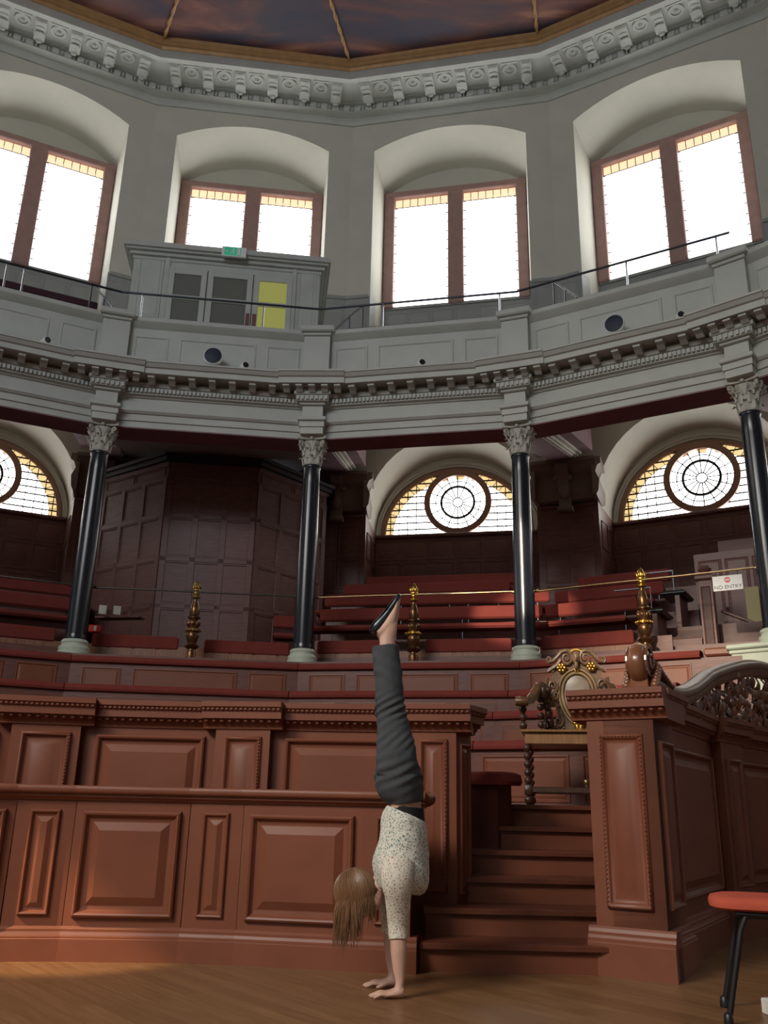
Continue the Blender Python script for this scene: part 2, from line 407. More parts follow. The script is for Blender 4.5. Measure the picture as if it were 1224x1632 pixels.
# architrave + frieze + bed mould + corona + cyma
prism(en, [(9.27, 5.81), (8.86, 5.81), (8.86, 5.80), (8.84, 5.80), (8.84, 5.885), (8.815, 5.89), (8.815, 5.985), (8.79, 5.99), (8.76, 6.02), (8.76, 6.04), (8.83, 6.045), (8.83, 6.235), (8.80, 6.24), (8.79, 6.26),
           (8.74, 6.265), (8.74, 6.36), (8.71, 6.37), (8.69, 6.42), (8.69, 6.42), (8.76, 6.43), (8.76, 6.475), (8.50, 6.475), (8.50, 6.455), (8.45, 6.455), (8.45, 6.53), (8.42, 6.54), (8.385, 6.585), (8.37, 6.59), (8.37, 6.61), (8.85, 6.64), (9.27, 6.64)])
n = 50
for i in range(n):
    x = (i-(n-1)/2)*2.78/n
    if abs(x) < 1.25: en.box(x-.018, x+.018, 8.70, 8.745, 6.285, 6.345)
n = 9
def modillion(mb, x, y1, y0, z):
    mb.extr([(y1, z+.09), (y1, z+.01), (y1-.05, z), (y0+.07, z+.03), (y0, z+.045), (y0, z+.09)], x-.045, x+.045, 'yz')
    mb.bbox(x-.058, x+.058, y0-.012, y1, z+.075, z+.095, .004)
for i in range(n):
    x = (i-(n-1)/2)*2.5/n
    if abs(x) < 1.05: modillion(en, x, 8.69, 8.5, 6.375)
so = MB(); prism(so, [(8.846, 5.785), (9.3, 5.785), (9.3, 6.1), (9.28, 6.1), (9.28, 5.798), (8.846, 5.798)])
pa = MB()
prism(pa, [(8.87, 6.60), (8.87, 6.72), (8.89, 6.74), (8.90, 6.76), (8.90, 7.38), (8.87, 7.40), (8.82, 7.44), (8.80, 7.46), (8.80, 7.52), (9.12, 7.54), (9.12, 6.6)])
MP = ((0, 0), (.006, .014), (.03, .018), (.045, .002), (.06, .002))
for x0, x1 in ((-1.20, -.70), (-.56, .56), (.70, 1.20)):
    rings_y = 8.90; pa.panel(x0, x1, 6.86, 7.27, rings_y, MP)
gfl = MB()
prism(gfl, [(9.1, 6.55), (9.1, 6.75), (12.9, 9.0), (14.0, 9.05), (14.0, 8.8), (12.9, 8.75), (9.3, 6.4)])
for k in KS:
    if k == -2:
        E0 = struct(bay(en, 'trim_5', STONE, k)); S0 = struct(bay(so, 'trim_6', BEAM, k)); P0 = struct(bay(pa, 'trim_7', STONE, k))
        GF0 = struct(bay(gfl, 'floor_gallery', DADO, k))
    else:
        for q in (E0, S0, P0, GF0): clone(q, k)
# ressaut over every column + parapet pier
re = MB()
re.box(-.16, .16, 8.74, 9.3, 5.80, 5.9); re.box(-.175, .175, 8.72, 9.3, 5.9, 5.99); re.bbox(-.2, .2, 8.68, 9.3, 5.985, 6.045, .012)
re.box(-.145, .145, 8.76, 9.3, 6.04, 6.24); re.bbox(-.18, .18, 8.71, 9.3, 6.235, 6.27, .01); re.bbox(-.23, .23, 8.66, 9.3, 6.27, 6.36, .008)
for i in range(7): re.box(-.2+i*.066-.018, -.2+i*.066+.018, 8.635, 8.67, 6.285, 6.345)
re.bbox(-.26, .26, 8.63, 9.3, 6.36, 6.42, .01)
re.box(-.24, .24, 8.64, 9.0, 6.42, 6.46)
re.extr([(8.50, 6.466), (8.50, 6.450), (8.46, 6.450), (8.46, 6.535), (8.43, 6.545), (8.395, 6.59), (8.38, 6.595), (8.38, 6.625), (9.0, 6.65), (9.0, 6.466)], -.46, .46, 'yz')
for x in (-.36, -.18, 0, .18, .36): modillion(re, x, 8.66, 8.49, 6.375)
re.bbox(-.19, .19, 8.87, 9.2, 6.6, 7.42, .01); re.bbox(-.21, .21, 8.85, 9.2, 6.62, 6.74, .01)
re.bbox(-.205, .205, 8.84, 9.2, 7.42, 7.47, .01); re.bbox(-.24, .24, 8.78, 9.22, 7.465, 7.56, .018)
for k in range(-2, 5):
    if k == -2: RE0 = struct(ver(re, 'trim_8', STONE, k))
    else: clone(RE0, k, True)

# ================================================================== undergallery: piers, arches, lunettes, beams, ceiling
LA, LB = 13.0, 13.9
lo_ = MB()
inn = arch_outline(1.62, 2.6, 6.02, 7.62, 22); inb = arch_outline(1.60, 2.6, 5.87, 7.46, 22)
lo_.holed([(-LA*T, 2.4), (LA*T, 2.4), (LA*T, 8.6), (-LA*T, 8.6)], inn[::-1], lambda a, b: (a, LA, b))
lo_.loft([[(a, LA, b) for a, b in inn], [(a, LB, b) for a, b in inb]], closed=False, caps=False, sm=True)
def ell(hw, z0, zt, n=28): return [(-hw*cos(pi*i/n), z0+(zt-z0)*sin(pi*i/n)) for i in range(n+1)]
oL = ell(1.47, 5.87, 7.22)
lo_.holed([(-1.62, 5.6), (1.62, 5.6), (1.62, 7.6), (-1.62, 7.6)], [(1.46, 5.86)]+[(a, b) for a, b in oL[::-1]], lambda a, b: (a, LB, b))
# roll moulding round the lunette
for hw, zt, r in ((1.56, 7.33, .04), (1.51, 7.27, .025)):
    lo_.tube([(a, LB-.02, b) for a, b in ell(hw, 5.87, zt)], r, 8)
lf = MB(); a_, b_ = ell(1.47, 5.87, 7.22), ell(1.39, 5.90, 7.14)
for i in range(len(a_)-1):
    lf.add([(a_[i][0], LB-.05, a_[i][1]), (a_[i+1][0], LB-.05, a_[i+1][1]), (b_[i+1][0], LB-.05, b_[i+1][1]), (b_[i][0], LB-.05, b_[i][1]),
            (a_[i][0], LB+.06, a_[i][1]), (a_[i+1][0], LB+.06, a_[i+1][1]), (b_[i+1][0], LB+.03, b_[i+1][1]), (b_[i][0], LB+.03, b_[i][1])],
           [(0, 1, 2, 3), (0, 1, 5, 4), (3, 2, 6, 7), (4, 5, 6, 7)])
def ringm(mb, cx, cz, r0, r1, y0, y1, n=36, amp=0):
    for i in range(n):
        q = []
        for a in (2*pi*i/n, 2*pi*(i+1)/n):
            for r in (r0, r1):
                for y in (y0, y1): q.append((cx+r*sin(a), y, cz+r*cos(a)))
        mb.add(q, [(0, 4, 6, 2), (1, 3, 7, 5), (0, 1, 5, 4), (2, 6, 7, 3)])
ringm(lf, .03, 6.52, .545, .66, LB-.07, LB+.06)
lf.box(-1.47, 1.47, LB-.07, LB+.05, 5.84, 5.88)
lg = MB(); pts = ell(1.45, 5.88, 7.20); lg.add([(a, LB+.02, b) for a, b in pts], [tuple(range(len(pts)))])
la = MB(); ll = MB()
ringm(ll, .03, 6.52, .30, .345, LB-.03, LB+.01)
for i in range(16):
    a = 2*pi*i/16; ll.tube([(.03+.1*sin(a), LB, 6.52+.1*cos(a)), (.03+.55*sin(a), LB, 6.52+.55*cos(a))], .0115, 4)
ringm(ll, .03, 6.52, .43, .447, LB-.01, LB+.01, 24); ringm(ll, .03, 6.52, .085, .105, LB-.01, LB+.01, 16)
for q in range(9):
    z = 6.0+q*.135; hw = 1.42*math.sqrt(max(0, 1-((z-5.88)/1.3)**2)); cw = math.sqrt(max(0, .6**2-(z-6.52)**2))
    for s in (-1, 1):
        if hw > cw+.06: ll.box(*sorted((s*hw, .03+s*cw)), LB-.010, LB+.012, z-.012, z+.012)
for q in range(5):
    for s in (-1, 1):
        x = s*(.62+q*.17); zt = 5.88+1.3*math.sqrt(max(0, 1-(x/1.42)**2)); z0 = 5.9
        if abs(x) < .66: continue
        ll.box(x-.008, x+.008, LB-.01, LB+.012, z0, zt)
i = 0
oo, ii = ell(1.42, 5.9, 7.16, 26), ell(1.25, 5.9, 7.0, 26)
for i in range(26):
    if abs(oo[i][0]) < .3 and i != 13: continue
    la.add([(oo[i][0], LB+.012, oo[i][1]), (oo[i+1][0], LB+.012, oo[i+1][1]), (ii[i+1][0], LB+.012, ii[i+1][1]), (ii[i][0], LB+.012, ii[i][1])], [(0, 1, 2, 3)])
    ll.tube([(oo[i][0], LB+.008, oo[i][1]), (ii[i][0], LB+.008, ii[i][1])], .006, 4)
ll.tube([(a, LB+.008, b) for a, b in ii], .006, 4)
# dark dado behind the top row and on the piers
dd = MB(); dd.box(-1.62, 1.62, LB-.08, LB-.002, 2.6, 5.84); dd.bbox(-1.62, 1.62, LB-.14, LB-.002, 5.80, 5.87, .01)
for i in range(6):
    for z0, z1 in ((4.2, 4.72), (4.8, 5.3), (5.36, 5.74)): dd.panel(-1.56+i*.525, -1.09+i*.525, z0, z1, LB-.08, k=.6)
for s in (-1, 1):
    x0, x1 = sorted((s*1.64, s*(LA-.08)*T))
    dd.box(x0, x1, LA-.1, LA-.002, 2.6, 5.98); dd.bbox(x0-.01, x1+.01, LA-.15, LA-.002, 5.95, 6.03, .014)
    for i in range(1):
        for z0, z1 in ((3.4, 3.95), (4.0, 4.55), (4.6, 5.15), (5.2, 5.8)): dd.panel(x0+.04, x1-.02, z0, z1, LA-.1, k=.6)
    dd.extr([(LA-.1, 2.6), (LB, 2.6), (LB, 5.87), (LA-.1, 6.02)], s*1.575, s*1.64, 'yz')
    for (y0, y1), zz in (((LA, LA+.4), 5.2), ((LA+.45, LA+.85), 5.15)):
        # panels on the return
        q = MB()
        dd.tube([(s*1.57, y0+.03, zz), (s*1.57, y1-.03, zz), (s*1.57, y1-.03, zz+.5), (s*1.57, y0+.03, zz+.5), (s*1.57, y0+.03, zz)], .012, 5)
ce = MB(); ce.loft([[(-9.3*T, 9.3, 6.05), (-13.05*T, 13.05, 8.3)], [(9.3*T, 9.3, 6.05), (13.05*T, 13.05, 8.3)]], closed=False, caps=False)
for k in KS:
    if k == -2:
        A0 = struct(bay(lo_, 'wall_lower', PLASTER, k)); B0 = struct(bay(dd, 'trim_9', WOODD, k)); CE0 = struct(bay(ce, 'ceiling_gallery', PLASTER, k))
        L0 = struct(bay(lf, 'window_2', FRAMEB, k))
        for g, m_, nm in ((lg, GLASSL, 'pane'), (la, AMBERL, 'amber_glass'), (ll, LEAD, 'glazing_lead')): g.build(nm, m_, parent=L0)
    else:
        for q in (A0, B0, CE0): clone(q, k)
        if k != 0: clone(L0, k)
be = MB(); bm2 = MB()
def sloped(mb, x0, x1, zo0, zo1, y0=9.25, y1=12.75, za=5.78, zb=6.75):
    mb.add([(x, y, (za if y == y0 else zb)+o) for x in (x0, x1) for y in (y0, y1) for o in (zo0, zo1)], [(0, 1, 3, 2), (4, 6, 7, 5), (0, 4, 5, 1), (2, 3, 7, 6), (0, 2, 6, 4), (1, 5, 7, 3)])
sloped(be, -.2, .2, 0, .9); sloped(be, -.52, -.33, .13, .9); sloped(be, .33, .52, .13, .9)
for s in (-1, 1):
    for j, (a, b, z) in enumerate(((.2, .235, .02), (.235, .27, .05), (.27, .33, .09))): sloped(bm2, *sorted((s*a, s*b)), z, .8)
# corbel cap on each pier (ogee)
og = [(12.95, 6.72), (12.55, 6.72), (12.55, 6.66), (12.6, 6.63), (12.62, 6.56), (12.7, 6.50), (12.78, 6.42), (12.80, 6.30), (12.82, 6.14), (12.86, 6.05), (12.95, 6.03)]
cap = MB(); cap.extr(og, -.56, .56, 'yz')
for s in (-1, 1): cap.extr([(s*.56, 6.03), (s*.60, 6.10), (s*.62, 6.3), (s*.56, 6.45), (s*.60, 6.56), (s*.66, 6.60), (s*.66, 6.72), (s*.5, 6.72), (s*.5, 6.03)], 12.62, 13.6)
# carved bracket under the beam
cap.extr([(12.80, 6.62), (12.45, 6.60), (12.44, 6.5), (12.52, 6.42), (12.62, 6.34), (12.66, 6.18), (12.74, 6.0), (12.74, 5.86), (12.86, 5.86), (12.86, 6.6)], -.10, .10, 'yz')
cap.ball((0, 12.68, 6.15), .1, 6, (1, .8, 1.4)); cap.bbox(-.13, .13, 12.7, 12.9, 5.82, 5.9, .01)
for s in (-1, 1): cap.ball((s*.12, 12.62, 6.38), .055, 5)
for k in range(-2, 5):
    if k == -2:
        X0 = struct(ver(be, 'trim_10', BEAM, k)); X1 = struct(ver(bm2, 'trim_11', PLASTER, k)); X2 = struct(ver(cap, 'trim_12', mat('brown_cream_pier_paint', (.20, .14, .115), .6, var=.08), k))
    else:
        for q in (X0, X1, X2): clone(q, k, True)

# raked standing for the gallery seats: stepped floor
rf = MB()
steps = [(8.68, 2.61), (9.42, 2.61), (9.42, 2.78), (10.2, 2.78), (10.2, 3.16), (10.9, 3.16), (10.9, 3.52), (11.6, 3.52), (11.6, 3.88), (12.3, 3.88), (12.3, 4.2), (13.9, 4.2), (13.9, 0), (8.73, 0), (8.73, 2.4), (8.68, 2.4)]
prism(rf, steps)
for k in KS:
    if k == -2: RF0 = struct(bay(rf, 'floor_tiers', WOODD, k))
    elif k != 0: clone(RF0, k)
mb = MB(); prism(mb, [(8.68, 2.61), (13.9, 2.61), (13.9, 0), (8.73, 0), (8.73, 2.4), (8.68, 2.4)]); struct(bay(mb, 'floor_tiers', WOODD, 0))
#PART2
# ================================================================== columns
sh = MB(); prof = [(.137, 2.80), (.14, 2.83), (.133, 2.86)]
for i in range(13):
    t = i/12; prof.append((.133-.019*t**1.6, 2.88+t*2.46))
prof += [(.122, 5.36), (.126, 5.375), (.12, 5.395)]
sh.lathe([(r, z) for r, z in prof], n=32)
ba = MB().lathe([(.20, 2.60), (.20, 2.655), (.185, 2.66), (.195, 2.69), (.185, 2.715), (.165, 2.725), (.16, 2.75), (.172, 2.765), (.165, 2.79), (.14, 2.805), (.05, 2.81)], n=32)
cpt = MB().lathe([(.11, 5.39), (.125, 5.40), (.125, 5.415), (.118, 5.42), (.12, 5.52), (.13, 5.66), (.16, 5.74)], n=24)
# abacus with concave sides
pl = []
for q in range(4):
    a = q*pi/2
    for t in range(7):
        u = -.2+.4*t/6; d = .2-.045*(1-(u/.2)**2)
        if t < 6: pl.append((u*cos(a)+d*sin(a), -u*sin(a)+d*cos(a)))
cpt.extr(pl, 5.755, 5.80, 'xy')
for tier, (z0, hgt, r0, off) in enumerate(((5.41, .13, .118, 0), (5.49, .16, .12, pi/8))):
    for i in range(8):
        a = i*pi/4+off
        def LP(u, d, z): return ((d)*sin(a)+u*cos(a), (d)*cos(a)-u*sin(a), z)
        rows = []
        for t in range(7):
            f = t/6; d = r0+.012+.02*f+.045*max(0, f-.6)**1.2*3; z = z0+hgt*min(1, f*1.12)-(.03 if f > .95 else 0); wd = .042*(1-.35*f)*(1 if t % 2 else .82)
            if f > .9: wd *= .6
            rows.append([LP(-wd, d-.012, z), LP(-wd*.4, d, z), LP(0, d+.008, z), LP(wd*.4, d, z), LP(wd, d-.012, z), LP(0, d-.02, z)])
        cpt.loft(rows, sm=True)
for i in range(4):      # corner volutes
    a = i*pi/2+pi/4; pts = []
    for t in range(26):
        g = t/25; rr = .042*(1-g*.85); b = -pi/2-g*2.6*pi
        pts.append((.215+rr*cos(b), 5.705+rr*sin(b)))
    st_ = [(.135, 5.60), (.15, 5.655)]+pts
    cpt.tube([(d*sin(a), d*cos(a), z) for d, z in st_], .016, 6)
    a2 = i*pi/2
    cpt.ball((.165*sin(a2), .165*cos(a2), 5.775), .032, 5)
    for s in (-1, 1):
        cpt.tube([((.14+.02*t)*sin(a2)+s*(.02+.016*t)*cos(a2), (.14+.02*t)*cos(a2)-s*(.02+.016*t)*sin(a2), 5.60+.12*(t/3)**.6) for t in range(4)], .012, 5)
COLLAB = ['far left black marble column beside the lobby panelling', 'second black marble column, right of the panelled lobby, with bright reflection down its shaft',
          'third black marble column, between the two half-round windows', 'rightmost black marble column by the no entry sign, cut by the frame edge']
cm = []
for k in range(0, 4):
    p = at(ver_a(k), 0, 9.0)
    c = thing('column', COLLAB[k], 'column', (p.x, p.y, 2.60), -ver_a(k), 'black columns with carved white capitals')
    for nm, b, m_ in (('base', ba, BASEM), ('shaft', sh, MARBLE), ('capital', cpt, mat('carved_capital_stone', (.50, .49, .43), .6, var=.1))):
        if k == 0:
            o = b.build(nm, m_, parent=c); o.data.transform(Matrix.Translation((0, 0, -2.60))); cm.append(o)
        else:
            o = cm[('base', 'shaft', 'capital').index(nm)].copy(); COL.objects.link(o); o.parent = c

# ================================================================== gilded spindles and the brass rail
sp = MB().lathe([(.075, 2.60), (.075, 2.66), (.062, 2.68), (.068, 2.72), (.05, 2.75), (.05, 2.77), (.085, 2.79), (.10, 2.81), (.085, 2.83), (.055, 2.85), (.075, 2.90), (.085, 2.94), (.08, 2.97), (.07, 3.0)], n=20)
sp2 = MB().lathe([(.06, 3.02), (.06, 3.05), (.078, 3.09), (.075, 3.14), (.055, 3.17), (.08, 3.18), (.082, 3.20), (.06, 3.22), (.068, 3.27), (.06, 3.33), (.038, 3.40), (.028, 3.45), (.035, 3.46)], n=20)
for i in range(8): sp2.ball((.072*cos(i*pi/4), .072*sin(i*pi/4), 3.11), .02, 5, (1, 1, 2))
spg = MB().lathe([(.06, 3.0), (.098, 3.005), (.10, 3.03), (.075, 3.045), (.05, 3.05)], n=20)
for i in range(14): spg.ball((.1*cos(i*pi/7), .1*sin(i*pi/7), 3.018), .014, 4)
spc = spg; spg = MB()
spg.lathe([(.03, 3.455), (.062, 3.46), (.064, 3.475), (.03, 3.485), (.04, 3.50), (.047, 3.53), (.035, 3.55), (.055, 3.555), (.055, 3.575), (.045, 3.585), (.05, 3.62), (.03, 3.67), (.004, 3.70)], n=16)
for i in range(7): spg.ball((.045*cos(i*2*pi/7), .045*sin(i*2*pi/7), 3.60), .018, 5, (1, 1, 2.2))
SPL = {0: 'dull turned bronze and gilt spindle in front of the lobby panelling', 1: 'bright gilt-topped turned spindle beside the raised feet', 2: 'gilded turned spindle behind the carved chair, right of the third column'}
for k in (0, 1, 2):
    p = at(bay_a(k), 0, 9.02)
    c = thing('turned_spindle', SPL[k], 'spindle', (p.x, p.y, 2.6), -bay_a(k), 'turned spindles carrying the brass rail')
    for nm, b, m_ in (('base', sp, BRONZE), ('shaft', sp2, BRONZE), ('gilt_collar', spc, GOLDD if k == 0 else GOLD), ('gilt_finial', spg, GOLDD if k == 0 else GOLD)):
        o = b.build(nm, m_, parent=c); o.data.transform(Matrix.Translation((0, 0, -2.60)))
RLN = {-1: 'thin pale rail left of the far left column', 0: 'thin dark rail across the lobby panelling', 1: 'thin brass rail between second and third columns', 2: 'thin brass rail running right from the third column to the no entry sign'}
for k in (-1, 0, 1, 2):
    mb = MB().tube([(-1.46, 9.0, 3.53), (-.5, 9.0, 3.54), (.5, 9.0, 3.54), (1.46, 9.0, 3.55)], .013, 8)
    for s in (-1, 1): mb.tube([(s*1.30, 9.0, 3.54), (s*1.335, 9.0, 3.54)], .024, 10)
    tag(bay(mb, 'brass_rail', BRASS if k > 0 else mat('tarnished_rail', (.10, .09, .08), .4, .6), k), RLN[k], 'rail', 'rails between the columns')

# ================================================================== undergallery benches: long back cushions on posts, seat behind
def bench(k, x0, x1, y, z, lab, seat=True, hang=.19, drop=0):
    p = at(bay_a(k), (x0+x1)/2, y); hw = (x1-x0)/2
    c = thing('bench', lab, 'bench', (p.x, p.y, z-.50), -bay_a(k), 'red cushioned benches behind the columns')
    MB().bbox(-hw, hw, 0, .085, .5-hang, .5, .025).build('back_cushion', CUSH, parent=c)
    if seat: MB().bbox(-hw, hw, -.62, -.3, .055, .13, .03).build('seat_cushion', CUSH, parent=c)
    n = max(2, int(hw*2/.9)+1)
    for i in range(n):
        x = -hw+.18+(2*hw-.36)*i/(n-1)
        MB().tube([(x, .05, -.02-drop), (x, .05, .5-hang+.02)], .011, 6).build('post', STEEL, parent=c)
    return c
bench(1, -1.42, -.30, 9.42, 3.02, 'front bench between the second column and the middle spindle, behind the feet', False)
bench(1, .09, 1.25, 9.42, 3.02, 'front bench between the middle spindle and the third column', False)
bench(0, -1.36, -.22, 9.42, 3.00, 'front bench left of the dull spindle, before the lobby panelling', False)
bench(0, .13, 1.29, 9.42, 2.98, 'front bench right of the dull spindle, before the lobby panelling', False)
bench(2, -1.45, -.24, 9.42, 3.03, 'front bench right of the third column, behind the carved chair', False)
bench(-1, -1.1, 1.26, 9.42, 3.03, 'front bench left of the far left column', False)
bench(1, -1.62, 1.66, 10.2, 3.64, 'second-row long bench in the middle bay with sunlight on its right part')
bench(2, -1.66, -.36, 10.2, 3.63, 'second-row bench in the right bay, sunlit at its left end')
bench(-1, -1.6, 1.62, 10.2, 3.62, 'second-row bench in the far left bay')
bench(0, 1.05, 1.62, 10.2, 3.52, 'short bench end tucked right of the lobby panelling', drop=.39)
bench(1, -1.75, 1.75, 10.9, 4.02, 'third-row dim bench in the middle bay, at rail height')
bench(2, -1.75, -.15, 10.9, 3.98, 'third-row dim bench in the right bay')
bench(-1, -1.7, 1.7, 10.9, 3.98, 'third-row dim bench in the far left bay')
bench(1, -1.62, 1.12, 11.6, 4.36, 'fourth-row dark bench in the middle bay')
bench(2, -1.60, -.2, 11.6, 4.34, 'fourth-row dark bench in the right bay, beneath the pier')
bench(1, -1.4, 1.4, 12.3, 4.66, 'topmost dark bench in the middle bay below the window panelling')
# wooden bench fronts (the boards below the first back cushions)
for k in (-1, 0, 1, 2):
    x0, x1 = (-1.46, 1.46) if k != 2 else (-1.46, .2)
    mb = MB().box(x0, x1, 9.44, 9.47, 2.60, 2.86); n = 9 if k != 2 else 5
    for i in range(n):
        a = x0+(x1-x0)*i/n; mb.panel(a+.02, a+(x1-x0)/n-.02, 2.62, 2.84, 9.44, ((0, 0), (.003, .006), (.01, .006)))
    tag(bay(mb, 'board_panelling', mat('pale_brown_board', (.26, .12, .07), .5, var=.2, stretch=(6, 1, 1)), k),
        'boarded bench front behind the columns in the '+BAYN[k], 'panelling', 'boarded bench fronts')
# bench ends with padded rounded arms by the right aisle
for y, x, z, lab in ((9.75, .02, 3.22, 'nearer black-padded bench end by the right aisle'), (10.5, .16, 3.60, 'farther black-padded bench end by the right aisle')):
    p = at(bay_a(2), x, y)
    c = thing('bench_end', lab, 'bench end', (p.x, p.y, 2.6), -bay_a(2), 'bench ends at the aisle')
    MB().box(-.03, .03, -.25, .25, 0, z-2.6).build('end_panel', WOODD, parent=c)
    MB().bbox(-.22, .12, -.28, .28, z-2.6, z-2.6+.07, .03).build('arm_pad', BLACK, parent=c)
    MB().tube([(-.04, -.2, z-2.55), (-.04, -.2, z-2.25), (-.5, -.2, z-2.25)], .012, 6).build('hand_rail', STEEL, parent=c)

# ================================================================== canted lobby under the gallery (left-centre bay)
lb = thing('panelled_lobby', 'tall dark panelled canted lobby between the first and second columns', 'lobby', tuple(at(bay_a(0), 0, 11.0, 2.61)), -bay_a(0))
def face(x0, y0, x1, y1, z0, z1, cols, rows, nm, par, m_=WOODD, off=0, top=True):
    a = atan2(-(y1-y0), x1-x0); L_ = hypot(x1-x0, y1-y0)
    mb = MB(); mb.M = Matrix.Translation((x0, y0, 0)) @ Matrix.Rotation(-a, 4, 'Z')
    mb.box(0, L_, 0, .06, z0, z1)
    for zz in range(len(rows)-1):
        n = cols if zz < len(rows)-2 else max(1, cols-1)
        for i in range(n):
            mb.panel(.05+(L_-.1)*i/n+.02, .05+(L_-.1)*(i+1)/n-.02, rows[zz]+.04, rows[zz+1]-.04, 0, ((0, 0), (.0, .012), (.02, .012), (.03, .001), (.05, .001)))
    # raised stiles and rails
    for i in range(cols+1): mb.box(max(0, .05+(L_-.1)*i/cols-.045), min(L_, .05+(L_-.1)*i/cols+.045), -.018, 0, z0, rows[-2])
    for r in rows: mb.box(0, L_, -.018, 0, r-.035, r+.035)
    return mb.build(nm, m_, parent=par)
RW = [0, .46, 1.14, 1.90, 2.62, 3.25, 3.49]
face(-.80, 0, .66, 0, 0, 3.54, 3, RW, 'front_face', lb)
face(-2.0, 1.05, -.80, 0, 0, 3.54, 3, RW, 'left_face', lb)
face(.66, 0, 1.85, 1.05, 0, 3.54, 3, RW, 'right_face', lb)
mb = MB()
for o, z0, z1 in ((.0, 3.49, 3.55), (.05, 3.55, 3.63), (.10, 3.63, 3.69)):
    q = [(-2.05-o, 1.1), (-.82-o*.5, -o), (.68+o*.5, -o), (1.9+o, 1.1), (1.9+o, 1.9), (-2.05-o, 1.9)]
    mb.extr(q, z0, z1, 'xy')
mb.build('lobby_cornice', mat('near_black_moulding', (.03, .018, .02), .5), parent=lb)
# brown boarded ceiling over the lobby
struct(bay(MB().loft([[(-9.3*T, 9.3, 5.80), (-2.2, 13.0, 6.9)], [(9.3*T, 9.3, 5.80), (2.2, 13.0, 6.9)]], closed=False, caps=False), 'ceiling_lobby', mat('brown_boarded_ceiling', (.14, .082, .062), .6, var=.12), 0))
# ledge with papers and a red box at the left of the lobby
p = at(bay_a(0), -1.25, 9.85, 3.17)
sh_ = MB().bbox(-.22, .45, 0, .2, .0, .03, .005).build('wall_shelf', WOODD, loc=(p.x, p.y, 3.30), rz=-bay_a(0)-.3); tag(sh_, 'narrow sloping shelf on the lobby panelling left of the dull spindle', 'shelf')
p = at(bay_a(0), -1.36, 9.45, 3.02)
rb = thing('red_box', 'small red box on the front bench beside the far left column', 'box', tuple(p), -bay_a(0))
MB().bbox(-.07, .09, 0, .12, 0, .10, .01).build('body', RED, parent=rb); MB().box(.0, .035, -.004, 0, .015, .085).build('white_mark', PAPER, parent=rb)
for (x, y, z), lab in (((-1.33, 9.75, 3.33), 'upright pale leaflet directly above the small red box'), ((-1.16, 9.9, 3.36), 'pale card standing on the lobby shelf, right of the leaflet')):
    p = at(bay_a(0), x, y, z)
    c = MB().box(-.05, .05, 0, .004, 0, .13).build('leaflet', PAPER, loc=tuple(p), rz=-bay_a(0)+.2); c.rotation_euler[0] = -.15; tag(c, lab, 'leaflet', 'leaflets on the lobby shelf')

# ================================================================== right aisle: newel, stair panel, notice, yellow wall
p = at(bay_a(2), .60, 9.9, 2.6)
nw = thing('newel_post', 'panelled wooden newel post with ball cap left of the no entry sign', 'post', tuple(p), -bay_a(2))
mb = MB().bbox(-.085, .085, -.085, .085, 0, 1.06, .008)
mb.panel(-.06, .06, .12, .98, -.085, ((0, 0), (.006, .012), (.018, .0), (.022, 0))); mb.bbox(-.1, .1, -.1, .1, 0, .1, .01)
mb.build('post', WOODD, parent=nw)
MB().bbox(-.12, .12, -.12, .12, 1.06, 1.13, .02).build('cap', WOODD, parent=nw)
MB().lathe([(.03, 1.13), (.04, 1.15), (.03, 1.165), (.07, 1.19), (.085, 1.22), (.06, 1.26), (.005, 1.275)], n=20).build('ball_finial', WOODD, parent=nw)
mb = MB().extr([(.70, 2.6), (1.12, 2.6), (1.12, 3.12), (.70, 3.34)], 10.35, 10.40)
for i in range(5): mb.box(.72+i*.085, .735+i*.085, 10.335, 10.35, 2.6, 3.30-i*.04)
mb.tube([(.68, 10.34, 3.36), (1.14, 10.34, 3.13)], .022, 6)
tag(bay(mb, 'stair_balustrade', WOODD, 2), 'sloping boarded stair balustrade below the no entry sign', 'balustrade')
mb = MB().box(.3, 1.75, 10.9, 10.95, 2.6, 4.3)
for i in range(4): mb.panel(.35+i*.35, .66+i*.35, 3.0, 4.2, 10.9, k=.5)
tag(bay(mb, 'aisle_screen', WOODD, 2), 'dark panelled screen behind the newel post and no entry sign', 'screen')
mb = MB().bbox(.42, .95, 12.3, 12.7, 4.2, 4.86, .01)
tag(bay(mb, 'wooden_cupboard', mat('dull_brown_box', (.19, .10, .085), .5), 2), 'plain brown box panel standing under the right window near the frame edge', 'cupboard')
tag(bay(MB().box(.98, 1.6, 10.42, 10.6, 2.6, 3.66), 'yellow_pier', YSTONE, 2), 'pale yellow wall piece just left of the rightmost column', 'pier')
mb = MB().box(-.05, .25, 9.3, 9.34, 2.6, 2.9)
for i in range(3): mb.bbox(-.05, .50, 9.5+i*.35, 9.9+i*.35, 2.6, 2.78+i*.17, .01)
tag(bay(mb, 'aisle_steps', WOODD, 2), 'wooden aisle steps climbing between the bench ends and newel post', 'steps')
ne = thing('no_entry_sign', 'white NO ENTRY sign hanging from the brass rail near the rightmost column', 'sign', tuple(at(bay_a(2), .98, 9.06, 3.40)), -bay_a(2))
MB().bbox(-.165, .165, 0, .012, -.075, .105, .003).build('plate', WHITE, parent=ne)
def text(s, size, m_, par, loc, nm='lettering', ext=.002):
    c = bpy.data.curves.new(nm, 'FONT'); c.body = s; c.size = size; c.extrude = ext; c.align_x = 'CENTER'; c.align_y = 'CENTER'
    o = bpy.data.objects.new(nm, c); COL.objects.link(o); o.data.materials.append(m_)
    me = bpy.data.meshes.new_from_object(o.evaluated_get(bpy.context.evaluated_depsgraph_get())); bpy.data.objects.remove(o)
    o = bpy.data.objects.new(nm, me); COL.objects.link(o)
    o.rotation_euler = (pi/2, 0, 0); o.location = loc; o.parent = par; return o
